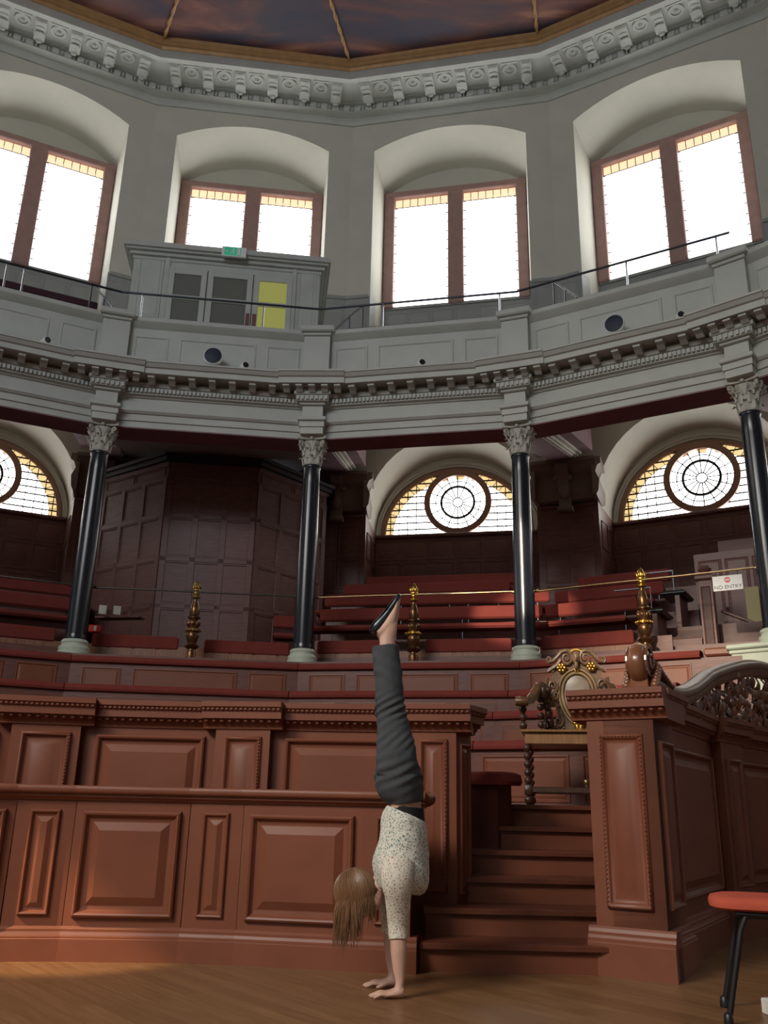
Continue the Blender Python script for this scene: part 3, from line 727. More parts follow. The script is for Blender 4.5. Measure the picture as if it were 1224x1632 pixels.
text('NO ENTRY', .062, BLACK, ne, (0, -.002, -.035))
MB().lathe([(.001, -.002), (.034, -.002), (.034, .001)], (0, 0, .05), 24, 'y').build('red_disc', RED, parent=ne)
MB().box(-.024, .024, -.004, 0, .043, .057).build('white_bar', WHITE, parent=ne)
for s in (-1, 1): MB().tube([(s*.12, .0, .1), (s*.12, -.03, .17)], .004, 5).build('hook', STEEL, parent=ne)

# ================================================================== gallery fittings
for k in (-1, 0, 1, 2):
    lab = {-1: 'steel rail above the parapet in the far left bay', 0: 'dark steel rail passing in front of the gallery door lobby', 1: 'steel rail crossing the third upper window', 2: 'steel rail climbing across the right upper window'}[k]
    c = thing('guard_rail', lab, 'rail', tuple(at(bay_a(k), 0, 8.95, 7.53)), -bay_a(k), 'guard rails on the gallery parapet')
    hw = 8.95*T
    MB().tube([(-hw, 0, .46), (hw, 0, .46)], .017, 8).build('top_rail', STEEL, parent=c)
    for x in ((-1.16, .62) if k == 0 else ((-.5, 1.23) if k == 1 else ((-.1, .13) if k == -1 else (.13, 1.3)))):
        MB().tube([(x, 0, -.02), (x, 0, .46)], .014, 6).build('post', STEELL, parent=c)
for k, x, s, lab in ((1, -1.25, 1, 'sloping steel stair rail right of the gallery door lobby'), (-1, 1.45, -1, 'sloping steel stair rail left of the gallery door lobby'), (2, -.62, -1, 'sloping steel stair rail by the pier left of the right window')):
    c = thing('stair_rail', lab, 'rail', tuple(at(bay_a(k), x, 9.1, 7.5)), -bay_a(k), 'sloping stair rails on the gallery')
    MB().tube([(0, 0, .22), (s*.18, .06, .44), (s*.38, .14, .68)], .016, 8).build('top_rail', STEELL, parent=c)
    for t in (0, .5, 1): MB().tube([(s*.38*t, .14*t, -.3), (s*.38*t, .14*t, .22+.46*t)], .012, 6).build('post', STEEL, parent=c)
for k, x0, x1, y, z, lab in ((-1, -1.3, 1.2, 9.35, 7.96, 'maroon gallery bench back beneath the far left upper window'), (1, -1.15, .25, 9.2, 7.78, 'thin maroon bench back seen over the parapet in the middle bay')):
    c = thing('gallery_bench', lab, 'bench', tuple(at(bay_a(k), 0, y, 7.1)), -bay_a(k), 'gallery benches')
    MB().bbox(x0, x1, 0, .07, z-7.1-.12, z-7.1, .02).build('back_rest', mat('maroon_cloth', (.06, .02, .035), .9), parent=c)
    for x in (x0+.2, x1-.2): MB().box(x-.02, x+.02, .02, .05, -.25, z-7.2).build('support', STEEL, parent=c)
# loudspeakers and little cameras standing on the gallery cornice
for k, x, lab in ((0, -.03, 'round dark loudspeaker on the cornice under the gallery door lobby'), (2, -.01, 'round dark loudspeaker on the cornice in the right bay')):
    c = thing('loudspeaker', lab, 'speaker', tuple(at(bay_a(k), x, 8.66, 6.63)), -bay_a(k), 'round gallery loudspeakers')
    z = .26
    MB().lathe([(.001, .12), (.09, .11), (.125, .06), (.138, 0), (.138, -.03), (.122, -.045), (.12, -.03)], (0, 0, z), 28, 'y').build('housing', WHITE, parent=c)
    mb = MB().lathe([(.122, -.03), (.12, -.044), (.07, -.056), (.001, -.06)], (0, 0, z), 28, 'y'); mb.build('grille', NAVY, parent=c)
    MB().tube([(0, 0, .0), (0, .01, z-.1)], .018, 8).build('stem', WHITE, parent=c)
for k, x, lab in ((-1, .52, 'tiny white camera on a bracket in the far left bay'), (0, .40, 'tiny white camera right of the loudspeaker below the door lobby'), (1, .12, 'tiny white camera on the cornice in the middle bay'), (2, .80, 'tiny white camera right of the loudspeaker in the right bay')):
    c = thing('camera_spot', lab, 'camera', tuple(at(bay_a(k), x, 8.62, 6.63)), -bay_a(k), 'small white cameras on the cornice')
    MB().bbox(-.20, -.0, -.06, .06, 0, .04, .005).build('base', WHITE, parent=c)
    mb = MB(); mb.M = Matrix.Translation((.02, 0, .13)) @ Matrix.Rotation(.4, 4, 'Z'); mb.lathe([(.001, .09), (.046, .085), (.052, -.045), (.048, -.055), (.04, -.055)], (0, 0, 0), 18, 'y'); mb.tube([(0, .02, -.03), (-.05, .02, -.11)], .012, 6); mb.build('body', WHITE, parent=c)
    mb = MB(); mb.M = Matrix.Translation((.02, 0, .13)) @ Matrix.Rotation(.4, 4, 'Z'); mb.lathe([(.043, -.05), (.043, -.058), (.02, -.06), (.001, -.055)], (0, 0, 0), 18, 'y').build('lens', BLACK, parent=c)
# door lobby on the gallery
gl_ = thing('door_lobby', 'grey panelled door lobby with three glazed lights on the gallery', 'lobby', tuple(at(bay_a(0), 0, 10.25, 7.0)), -bay_a(0))
mb = MB().box(-1.62, 1.48, 0, .08, 0, 2.62)
for x0, x1 in ((-1.52, -1.12), (1.13, 1.42)): mb.panel(x0, x1, 1.35, 2.5, 0, k=.7); mb.panel(x0, x1, .3, 1.25, 0, k=.7)
for x in (-1.06, 1.05): mb.bbox(x-.035, x+.035, -.03, 0, 0, 2.6, .01)
mb.box(-1.62, -1.57, .08, 2.4, 0, 2.62); mb.box(1.43, 1.48, .08, 2.4, 0, 2.62); mb.box(-1.62, 1.48, .08, 2.4, 2.55, 2.6)
mb.panel(-1.04, 1.03, .1, 2.34, -.0, ((0, 0), (0, .025), (.03, .025), (.035, .002)))
mb.build('wall_panel', STONE, parent=gl_)
cr = MB()
for o, z0, z1 in ((.02, 2.44, 2.5), (.07, 2.5, 2.56), (.13, 2.56, 2.60), (.17, 2.60, 2.68), (.15, 2.68, 2.71)): cr.bbox(-1.62-o, 1.48+o, -o, 2.4, z0, z1, .008)
cr.build('cornice', STONE, parent=gl_)
for x0, x1, m_, nm in ((-1.02, -.40, DPANE, 'side_light'), (-.38, .36, DPANE, 'door'), (.38, 1.02, YLIT, 'door')):
    d = MB()
    for a, b, c_, e in ((x0, x0+.09, .1, 2.3), (x1-.09, x1, .1, 2.3)): d.bbox(a, b, -.05, -.01, c_, e, .008)
    for c_, e in ((.1, .5), (1.72, 1.80), (2.2, 2.3)): d.bbox(x0+.08, x1-.08, -.045, -.012, c_, e, .006)
    o = d.build(nm, STONE, parent=gl_)
    MB().box(x0+.085, x1-.085, -.022, -.012, .5, 2.2).build('glass_pane', m_, parent=o)
    if nm == 'door': MB().bbox(*((x1-.075, x1-.015) if x0 < 0 else (x0+.015, x0+.075)), -.062, -.05, 1.15, 1.55, .004).build('push_plate', mat('copper_brown_plate', (.20, .09, .07), .4, .5), parent=o)
ex = thing('exit_sign', 'green running man exit sign on top of the gallery door lobby', 'sign', tuple(at(bay_a(0), .02, 10.02, 9.50)), -bay_a(0))
MB().bbox(-.2, .2, 0, .05, 0, .19, .006).build('casing', WHITE, parent=ex)
MB().box(-.155, .115, -.004, 0, .02, .17).build('green_face', mat('lit_exit_green', (.02, .34, .17), .4, emit=.5), parent=ex)
mb = MB(); W_ = lambda *a: mb.tube([(x, -.006, z) for x, z in a], .008, 5)
mb.ball((-.005, -.006, .145), .014, 5, (1, .3, 1)); W_((-.01, .13), (-.025, .09), (.005, .06), (-.01, .03)); W_((-.025, .09), (-.045, .06), (-.07, .055)); W_((-.01, .125), (.02, .10), (.035, .11)); W_((-.01, .125), (-.04, .115), (-.05, .09))
mb.box(.05, .105, -.007, -.003, .03, .16); mb.extr([(-.14, .09), (-.115, .12), (-.115, .1), (-.085, .1), (-.085, .08), (-.115, .08), (-.115, .06)], -.007, -.003)
mb.build('white_pictogram', WHITE, parent=ex)

# ================================================================== stalls: tiered padded benches
TR = [(8.60, 2.565), (7.93, 2.14), (7.20, 1.83), (6.40, 1.475)]
ORD = ['top', 'second from top', 'third from top', 'fourth from top']
def stall_bench(k, row, x0, x1, R, z, zb, lab, depth=.34):
    ap = R*K; c = thing('stall_bench', lab, 'bench', tuple(at(bay_a(k), 0, ap, zb)), -bay_a(k), 'padded stall benches in curved tiers')
    e0, e1 = x0 is None, x1 is None
    def cush(y, off):
        return None
    prof = [(.02, -.005), (0, -.03), (-.012, -.055), (-.005, -.082), (.03, -.092), (depth, -.092), (depth, -.0), (.06, 0)]
    mb = MB(); r = []
    L0 = (lambda y: -(ap+y)*T+.004) if e0 else (lambda y: x0); L1 = (lambda y: (ap+y)*T-.004) if e1 else (lambda y: x1)
    for f, sh2 in ((0, .02), (0, 0), (1, 0), (1, .02)):
        ring = []
        for y, dz in prof:
            x = L1(y) if f else L0(y); x += (-sh2 if f else sh2); sc_ = 1 if sh2 == 0 else .8
            ring.append((x, y+(0 if sh2 == 0 else .01), z-zb-.046+(dz+.046)*sc_))
        r.append(ring)
    mb.loft(r); mb.build('cushion', CUSH if row != 'x' else CUSH, parent=c)
    fb = MB(); y = .045; a0, a1 = L0(y)+.001, L1(y)-.001
    fb.loft([[(L0(y), y, 0), (L0(depth), depth, 0), (L0(depth), depth, z-zb-.09), (L0(y), y, z-zb-.09)], [(L1(y), y, 0), (L1(depth), depth, 0), (L1(depth), depth, z-zb-.09), (L1(y), y, z-zb-.09)]])
    w_ = a1-a0; h0, h1 = .025, z-zb-.135
    big = w_ > 2.2
    cuts = [(.05, .22), (.27, .73), (.78, .95)] if big else ([(.06, .94)] if w_ < .9 else [(.05, .62), (.70, .95)])
    for u, v in cuts: fb.panel(a0+w_*u, a0+w_*v, h0, h1, y, ((0, 0), (.004, .012), (.016, .013), (.026, .002), (.034, .002), (.055, .010)))
    fb.build('panelled_front', WOOD, parent=c); return c
for i, (R, z) in enumerate(TR):
    zb = (TR[i+1][1]-.09) if i < 3 else .90
    for k in (-1, 0, 1, 2):
        x1 = None if k < 2 else (.70, .56, .5, .45)[i]
        stall_bench(k, i, None, x1, R, z, zb, f'{ORD[i]} padded stall bench in the {BAYN[k]}' if i else f'topmost padded stall bench, at column foot, in the {BAYN[k]}')
stall_bench(-1, 4, None, None, 4.62, 1.12, .60, 'front padded stall bench behind the barrier in the far left bay', .3)
stall_bench(0, 4, None, None, 4.62, 1.12, .60, 'front padded stall bench behind the barrier in the panelled lobby bay', .3)
stall_bench(1, 4, None, None, 4.62, 1.12, .60, 'front padded stall bench behind the barrier in the middle bay', .3)
# dark bench end beside the stairs
a = bay_a(2); ap = 4.62*K
c = thing('stall_bench', 'short dark bench end with rounded red pad left of the upper stairs', 'bench', tuple(at(a, 0, ap, .6)), -a, 'padded stall benches in curved tiers')
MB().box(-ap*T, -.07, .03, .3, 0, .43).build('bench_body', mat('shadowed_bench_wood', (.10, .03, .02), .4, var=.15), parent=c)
mb = MB()
pts = [(-ap*T, -.02), (-.06, -.02), (-.02, -.01), (.015, .02), (.03, .07), (.03, .23), (.015, .28), (-.02, .31), (-.06, .32), (-ap*T, .32)]
mb.loft([[(x, y, .43) for x, y in pts], [(x*1.0+.012*(x > -.3), y, .455) for x, y in pts], [(x, y, .505) for x, y in pts], [(x-.03*(x > -.3), .15+(y-.15)*.85, .52) for x, y in pts]]); mb.build('cushion', CUSH, parent=c)
# stepped floor under the stalls
tf = MB(); prism(tf, [(4.66*K, .0), (4.66*K, .60), (4.93, .60), (4.93, .90), (6.36, .90), (6.36, 1.38), (7.14, 1.38), (7.14, 1.74), (7.86, 1.74), (7.86, 2.05), (8.53, 2.05), (8.53, 2.48), (8.72, 2.48), (8.72, 0)])
for k in range(-2, 3):
    if k == -2: TF0 = struct(bay(tf, 'floor_stalls', WOODD, k))
    elif k < 2: clone(TF0, k)
tf = MB(); prism(tf, [(5.75, .0), (5.75, .895), (6.36, .895), (6.36, 1.38), (7.14, 1.38), (7.14, 1.74), (7.86, 1.74), (7.86, 2.05), (8.53, 2.05), (8.53, 2.48), (8.72, 2.48), (8.72, 0)])
struct(bay(tf, 'floor_stalls', WOODD, 2))
mb = MB(); prism(mb, [(8.6, 0), (8.6, 2.48), (8.72, 2.48), (8.72, 0)]); struct(bay(mb, 'floor_stalls', WOODD, 3))
mb = MB(); prism(mb, [(3.9, 0), (3.9, .6), (4.6, .6), (4.6, 0)])
for k in range(-2, 2):
    if k == -2: FF0 = struct(bay(mb, 'floor_front', WOODD, k))
    else: clone(FF0, k)
# ledge and plinth under the rightmost column
lt = mat('orange_lit_wood', (.30, .10, .045), .45, var=.12)
mb = MB().box(.74, 1.45, 8.60, 9.3, 1.6, 2.50); mb.bbox(.73, 1.10, 8.56, 9.3, 2.50, 2.59, .02); mb.panel(.82, 1.4, 1.8, 2.42, 8.60)
tag(bay(mb, 'wooden_ledge', WOOD, 2), 'wooden ledge left of the rightmost column base', 'ledge')
mb = MB().bbox(-.42, .5, 8.55, 9.3, 2.545, 2.60, .015); mb.bbox(-.40, .5, 8.58, 9.3, 2.50, 2.545, .01); mb.box(-.38, .5, 8.6, 9.3, 1.2, 2.5)
struct(ver(mb, 'trim_13', BASEM, 3))

# ================================================================== barrier in front
def seg(mb, A, B, off=0):
    """set the builder's frame: x from A to B, y away from the camera"""
    a = -atan2(B[1]-A[1], B[0]-A[0]); L_ = hypot(B[0]-A[0], B[1]-A[1])
    mb.M = Matrix.Translation((A[0], A[1], 0)) @ Matrix.Rotation(-a, 4, 'Z') @ Matrix.Translation((0, off, 0)); return L_
lbar = thing('stalls_barrier', 'long low panelled red-brown barrier with ledge along the floor', 'barrier', (-1.1, 5.5, 0))
def partof(mb, nm, m_, par):
    o = mb.build(nm, m_); o.data.transform(Matrix.Translation(-Vector(par.location))); o.parent = par; return o
LP_ = [(-4.3, 4.35), (-3.4, 4.92), (-2.78, 5.22), (-2.12, 5.45), (-1.79, 5.50), (-1.12, 5.53), (-.80, 5.50), (-.09, 5.38), (.19, 5.345)]
PPROF = ((0, 0), (.005, .026), (.016, .034), (.026, .030), (.036, .014), (.044, .005), (.060, .003), (.066, .003), (.112, .026))
base = MB(); led = MB(); body = MB()
for i in range(len(LP_)-1):
    A, B = LP_[i], LP_[i+1]
    L_ = seg(base, A, B); seg(led, A, B); seg(body, A, B)
    body.box(0, L_, .035, .12, 0, .92)
    e = .04 if i == len(LP_)-2 else 0
    base.extr([(0.12, 0), (0, 0), (0, .115), (.004, .12), (.004, .128), (.012, .135), (.018, .15), (.022, .153), (.022, .165), (.03, .175), (.035, .18), (.12, .18)], -.004, L_+e, 'yz')
    led.extr([(.10, .86), (.022, .865), (.018, .872), (.008, .877), (-.003, .885), (-.003, .90), (-.022, .903), (-.03, .915), (-.03, .94), (-.022, .948), (.24, .948), (.24, .90), (.10, .90)], -.006, L_+.006+e*2, 'yz')
    if e: led.M = led.M @ Matrix.Translation((L_+.08, .1, .90)); led.ball((0, 0, .012), .06, 8, (1, 1.6, .75))
    wide = L_ > .5; mg = .045 if wide else .07
    pn = MB(); seg(pn, A, B)
    x0, x1 = (mg, L_-mg) if wide else (.08, L_-.08)
    pn.panel(x0, x1, .225 if wide else .235, .81, .035, PPROF, 1 if wide else .62)
    if i >= 1: partof(pn, 'panel', WOOD, lbar)
partof(body, 'body', WOOD, lbar); partof(base, 'base_board', WOOD, lbar); partof(led, 'ledge', WOOD, lbar)
# bench boards just behind the ledge
mb = MB()
for i in range(2, len(LP_)-2): L_ = seg(mb, LP_[i], LP_[i+1]); mb.bbox(0, L_, .24, .47, .40, .46, .01)
tag(mb.build('front_seat', WOOD), 'plain plank seat hidden between the two barriers', 'bench')

ubar = thing('upper_barrier', 'taller panelled barrier with pilasters and carved cornice behind the ledge', 'barrier', (-1.1, 6.1, 0))
CP = [(.12, 1.33), (0, 1.335), (-.012, 1.34), (-.012, 1.352), (-.022, 1.36), (-.036, 1.385), (-.055, 1.40), (-.078, 1.403), (-.078, 1.448), (-.088, 1.455), (-.092, 1.472), (-.104, 1.478), (-.104, 1.512), (.12, 1.516)]
def cornice(mb, x0, x1, zoff=0, back=.12, sc=1):
    mb.extr([((back if y > .1 else y), z+zoff) for y, z in CP], x0, x1, 'yz')
    n = max(1, int((x1-x0-.02)/.05))
    for i in range(n): mb.ball((x0+(i+.5)*(x1-x0)/n, -.052, 1.390+zoff), .015, 4, (1.2, .8, .9))
    n = int((x1-x0-.02)/.03)
    for i in range(n): mb.box(x0+(i+.2)*(x1-x0)/n, x0+(i+.7)*(x1-x0)/n, -.098, -.088, 1.458+zoff, 1.470+zoff)
UP = [(-4.6, 5.05, -3.95, 5.40, 'p'), (-3.95, 5.40, -2.43, 5.98, 'b'), (-2.43, 5.98, -2.0, 6.065, 'p'), (-2.0, 6.065, -1.10, 6.10, 'b'), (-1.10, 6.10, -.73, 6.06, 'p'), (-.73, 6.06, .20, 5.985, 'b'), (.20, 5.985, .505, 5.93, 'e')]
body = MB(); cor = MB()
for x0, y0, x1, y1, t in UP:
    A, B = (x0, y0), (x1, y1); L_ = seg(body, A, B); seg(cor, A, B)
    if t == 'b':
        body.box(-.03, L_+.03, .075, .2, 0, 1.42); cor.M = cor.M @ Matrix.Translation((0, .075, 0)); cornice(cor, -.02, L_+.02)
        pn = MB(); seg(pn, A, B); pn.panel(.09, L_-.075, .55, 1.292, .075, PPROF); partof(pn, 'panel', WOOD, ubar)
    else:
        body.box(0, L_, 0, .2, 0, 1.42)
        cornice(cor, -.085, L_+(.085 if t == 'p' else .10), back=.2)
        pn = MB(); seg(pn, A, B); pn.panel(.065, L_-.055, .36 if t == 'e' else .55, 1.292, 0, PPROF, .8)
        for s in range(34): pn.ball((L_-.055-.0135, -.026, .40+s*.0262 if t == 'e' else .56+s*.0216), .0065, 4)
        partof(pn, 'panel', WOOD, ubar)
# the returned end of the barrier, facing the stairs
E0_ = (.505, 5.93); E1_ = (.505+.49*.24, 5.93+.87*.24)
L_ = seg(body, E0_, E1_); body.box(0, L_, 0, .25, 0, 1.42); seg(cor, E0_, E1_); cornice(cor, 0, L_+.05, back=.25)
pn = MB(); seg(pn, E0_, E1_); pn.panel(.05, L_-.04, .35, 1.27, 0, PPROF, .5); partof(pn, 'panel', WOOD, ubar)
partof(body, 'body', WOOD, ubar); partof(cor, 'cornice', WOOD, ubar)

# ================================================================== stairs
stt = thing('staircase', 'six wooden steps with dark nosings rising to the carved chair', 'stairs', (.9, 5.45, 0))
ST = [(5.44, .255, 1.50), (5.74, .30, 1.53), (6.07, .53, 1.66), (6.37, .64, 1.86), (6.66, .84, 2.05), (6.95, .98, 2.2)]
def step(i, y, x0, x1):
    z = .15*(i+1); yb = y+.5 if i < 5 else y+1.35
    xr = x1
    if i < 2:
        def outline(o):
            q = [(x0-o*.3, yb), (x0-o*.3, y-o), (x1-.10, y-o)]
            for t in range(1, 7):
                b = t/6*pi/2*.8; q.append((x1-.10+(.10+o)*sin(b), y+.10-(.10+o)*cos(b)))
            q += [(x1+.02+o, yb-.2)] if i == 0 else [(x1+.05+o, yb-.2)]
            q.append((x1+.0, yb)); return q
    else:
        def outline(o): return [(x0, yb), (x0, y-o), (xr, y-o), (xr+(.25 if i < 5 else .8), yb)]
    r = MB().extr(outline(0), 0 if i < 5 else .3, z-.03, 'xy')
    ro = partof(r, 'step', WOOD, stt)
    t = MB()
    A, B, C_ = outline(.012), outline(.036), outline(.028)
    t.loft([[(x, y_, z-.048) for x, y_ in A], [(x, y_, z-.034) for x, y_ in A], [(x, y_, z-.03) for x, y_ in B], [(x, y_, z-.006) for x, y_ in B], [(x, y_, z) for x, y_ in C_]])
    o = t.build('tread', WOODN); o.data.transform(Matrix.Translation(-Vector(stt.location))); o.parent = ro
for i, q in enumerate(ST): step(i, *q)

# ================================================================== great pier and wing wall with scrolled rail
W = Vector((.52, .854)).normalized(); Fv = Vector((W.y, -W.x))
B0_ = Vector((1.605, 5.275))
wing = thing('wing_wall', 'tall panelled pier and receding wing wall right of the stairs', 'barrier', (B0_.x, B0_.y, 0))
FL = B0_-Fv*.40
front = (tuple(FL), tuple(B0_))
body = MB(); cor = MB(); base = MB()
L_ = seg(body, *front); body.box(0, L_, 0, .42, 0, 1.46); seg(base, *front); seg(cor, *front)
BP = [(.1, 0), (-.045, 0), (-.045, .165), (-.04, .172), (-.04, .182), (-.03, .19), (-.022, .205), (-.022, .215), (-.014, .22), (-.008, .238), (0, .25), (.1, .25)]
base.extr(BP, -.045, L_+.045, 'yz'); ZO = .05
cornice(cor, -.09, L_+.09, ZO, .42)
pn = MB(); seg(pn, *front); pn.panel(.07, L_-.065, .345, 1.305, 0, PPROF, .85)
for s in range(40):
    for xx in (.084, L_-.079): pn.ball((xx, -.028, .36+s*.0238), .0062, 4)
for s in range(11): pn.ball((.09+s*.022, -.028, 1.291), .0062, 4)
partof(pn, 'panel', WOOD, wing)
def wseg(A, B, off, ends, pans, e0=None):
    e0 = ends if e0 is None else e0
    L_ = seg(body, A, B); body.box(0, L_, off, .3, 0, 1.46); seg(base, A, B); base.M = base.M @ Matrix.Translation((0, off, 0)); base.extr(BP, -e0, L_+ends, 'yz')
    seg(cor, A, B); cor.M = cor.M @ Matrix.Translation((0, off, 0)); cornice(cor, -e0*1.9, L_+ends*1.9, ZO, .3)
    for a, b, k_ in pans:
        pn = MB(); seg(pn, A, B); pn.panel(a, b, .345, 1.27, off, PPROF, k_); partof(pn, 'panel', WOOD, wing)
def wp(t, P=B0_, d=W): q = P+d*t; return (q.x, q.y)
wseg(wp(0), wp(.44), 0, .045, [(.07, .37, .8)], 0)
wseg(wp(.44), wp(1.95), .075, 0, [(.10, 1.40, 1)])
C1 = Vector(wp(1.95)); d2 = Vector((sin(radians(42)), cos(radians(42)))); 
wseg(wp(1.95), wp(.42, C1, d2), 0, .045, [(.08, .34, .8)])
wseg(wp(.42, C1, d2), wp(2.2, C1, d2), .075, 0, [(.10, 1.7, 1)])
wseg(wp(2.2, C1, d2), wp(2.6, C1, d2), 0, .045, [(.08, .32, .8)])
partof(body, 'body', WOOD, wing); partof(base, 'base_board', WOOD, wing); partof(cor, 'cornice', WOOD, wing)
kn = MB().ball((FL.x-.012, FL.y+.03, 1.03), .018, 6); kn.tube([(FL.x-.012, FL.y+.03, 1.0), (FL.x-.012, FL.y+.03, 1.03)], .01, 6); partof(kn, 'brass_latch', BRASS, wing)
# scrolled rail: swept section following an S curve
scr = thing('scrolled_handrail', 'carved handrail with volute end sweeping up over the wing wall', 'handrail', (B0_.x, B0_.y, 1.56))
def wxy(t, z, o=0):
    """point on the wing line at length t (turning at the corner), offset o towards the room"""
    if t <= 1.95: P = B0_+W*t; n_ = Fv
    else: P = C1+d2*(t-1.95); n_ = Vector((d2.y, -d2.x))
    n_ = Vector((n_.x, n_.y)); P = P+n_*(o-.05); return (P.x, P.y, z)
def zt(t):
    tb = [(-.05, 1.61), (.12, 1.605), (.3, 1.60), (.55, 1.60), (.8, 1.615), (1.05, 1.655), (1.33, 1.715), (1.6, 1.79), (1.83, 1.855), (2.2, 1.955), (2.6, 2.045), (3.0, 2.105), (3.5, 2.12), (4.0, 2.08)]
    for (a, za), (b, zb) in zip(tb, tb[1:]):
        if a <= t <= b: f = (t-a)/(b-a); return za+(zb-za)*f
    return tb[0][1] if t < 0 else tb[-1][1]
rings = []
for i in range(70):
    t = .06+i*.056; s_ = .88+.2*min(1, t*.5)
    zz = (zt(t-.12)+2*zt(t)+zt(t+.12))/4
    sec = [(-.085, 0), (-.075, .03), (-.05, .045), (0, .055), (.05, .045), (.075, .03), (.085, 0), (.075, -.02), (.06, -.025), (.055, -.075), (.04, -.085), (-.04, -.085), (-.055, -.075), (-.06, -.025), (-.075, -.02)]
    rings.append([wxy(t, zz+c_*s_, o*.9) for o, c_ in sec])
mb = MB().loft(rings, sm=True); partof(mb, 'rail', mat('brown_grey_polished_oak', (.19, .125, .08), .38, var=.2, vscale=9), scr)
# front volute (a thick scroll seen from its side)
mb = MB(); mb.M = Matrix.Translation((wxy(.0, 0)[0], wxy(.0, 0)[1], 1.565)) @ Matrix.Rotation(-(-pi/2+atan2(W.x, W.y))-0, 4, 'Z')
VM = mb.M
pts = []
for i in range(44):
    g = i/43; b = -pi/2-g*3.9*pi; rr = .125*(1-g*.82); pts.append((-.02-rr*cos(b)*-1 if False else .0+rr*cos(b), rr*sin(b)+.155, rr))
def band(mb, pts, hw, th):
    rg = []
    for i, (x, z, r_) in enumerate(pts):
        rg.append([(x, -hw, z)]+[(x*(1), hw*u, z) for u in (-.5, 0, .5)]+[(x, hw, z)])
mb.tube([(x, 0, z) for x, z, r_ in pts], [.022+.016*(1-i/43) for i in range(44)], 8)
mb2 = MB(); mb2.M = VM
n = 28
for k2, (hw, rr) in enumerate(((.050, .122), (.058, .09), (.064, .065), (.07, .035))):
    mb2.lathe([(.001, -hw), (rr*.80, -hw), (rr*.92, -hw+.012), (rr*.985, -hw*.4), (rr, 0), (rr*.985, hw*.4), (rr*.92, hw-.012), (rr*.80, hw), (.001, hw)], (0, 0, .145), n, 'y')
for s in (-1, 1):
    for i in range(40):
        g = i/39; b = g*4.2*pi; rr = .11*(1-g*.9); x, z = rr*cos(b), .145+rr*sin(b)
        if i: mb2.tube([pv, (x, s*(.052+.022*g), z)], .010, 5)
        pv = (x, s*(.052+.022*g), z)
mb2.loft([[(-.085, -.06, .0), (.12, -.06, .0), (.12, .06, 0), (-.085, .06, 0)], [(-.045, -.05, .05), (.09, -.05, .05), (.09, .05, .05), (-.045, .05, .05)], [(-.04, -.05, .09), (.09, -.05, .09), (.09, .05, .09), (-.04, .05, .09)]])
o = partof(mb2, 'volute', mat('polished_red_brown_oak', (.22, .085, .04), .28, coat=.4, var=.15), scr)
lf_ = MB()
for i in range(9):
    t = .02+i*.045; x, y, z = wxy(t+.08, 1.63+.10*max(0, 1-i/6)**2)
    for o_ in (-.06, 0, .06):
        q = wxy(t+.08, 1.63+.085*max(0, 1-i/7), o_); lf_.ball(q, .032, 5, (1, 1, .8))
for s in (-1, 1):
    for q in range(6): lf_.ball(wxy(.0-.02+.02*q, 1.58+.022*q, s*.085), .028, 5)
partof(lf_, 'acanthus_leaf', mat('polished_red_brown_oak', (.2, .1, .05), .3), scr)
# pierced foliage panel under the rail
fo = thing('pierced_foliage_panel', 'pierced carved foliage panel filling the curve under the handrail', 'carving', (C1.x, C1.y, 1.56))
LEAFM = mat('dark_copper_carving', (.20, .085, .042), .35, .1, var=.6, vscale=9)
mb = MB(); random.seed(5)
t = .62
while t < 3.3:
    ztop = zt(t)-.11; z = 1.575
    while z < ztop:
        c0 = Vector(wxy(t+random.uniform(-.03, .03), z+random.uniform(-.015, .015), random.uniform(-.01, .02)))
        al = random.uniform(0, 2*pi); tv = Vector(wxy(t+.1, z))-Vector(wxy(t, z)); tv.normalize()
        nv = Vector((tv.y, -tv.x, 0))
        for q in range(2):
            b_ = al+q*2.2; d_ = tv*cos(b_)+Vector((0, 0, 1))*sin(b_); e_ = nv.cross(d_)
            ln = random.uniform(.10, .15); pts_ = []
            for g in range(6):
                f = g/5; cen = c0+d_*ln*f+nv*(.035*sin(f*3))+e_*(.03*sin(f*2.5)); wd = .040*sin(pi*min(.97, f+.12))+.005
                pts_.append([cen-e_*wd, cen+nv*.012, cen+e_*wd, cen-nv*.006])
            mb.loft(pts_)
        z += .105
    t += .105
mb.tube([wxy(.6+i*.1, 1.60+.06*sin(i*1.3)+(zt(.6+i*.1)-1.75)*.35*(1 if i > 3 else 0), 0) for i in range(28)], .02, 6)
for c_t, c_z, r0 in ((1.2, 1.66, .07), (1.75, 1.74, .11), (2.35, 1.78, .13)):
    mb.tube([wxy(c_t+r0*(1-g/30)*cos(g*.42), c_z+r0*(1-g/30)*sin(g*.42), .02) for g in range(26)], .018, 6)
partof(mb, 'foliage', LEAFM, fo)
mb = MB()
for c_t, c_z, r0 in ((3.5, 1.86, .22),):
    mb.tube([wxy(c_t+r0*(1-g/62)*cos(g*.28+1), c_z+r0*(1-g/62)*sin(g*.28+1), .02) for g in range(52)], [.045-.0005*g for g in range(52)], 8)
    mb.tube([wxy(c_t-.5+.05*g, 1.62+.02*g+.05*sin(g*.7), .0) for g in range(8)], .04, 8)
partof(mb, 'end_scroll', mat('brown_grey_polished_oak', (.19, .125, .08), .38), fo)

# ================================================================== throne
th = thing('carved_armchair', 'large carved ceremonial armchair with silvery back and gilt flowers atop the stairs', 'chair', (1.60, 7.33, .90), radians(-12))
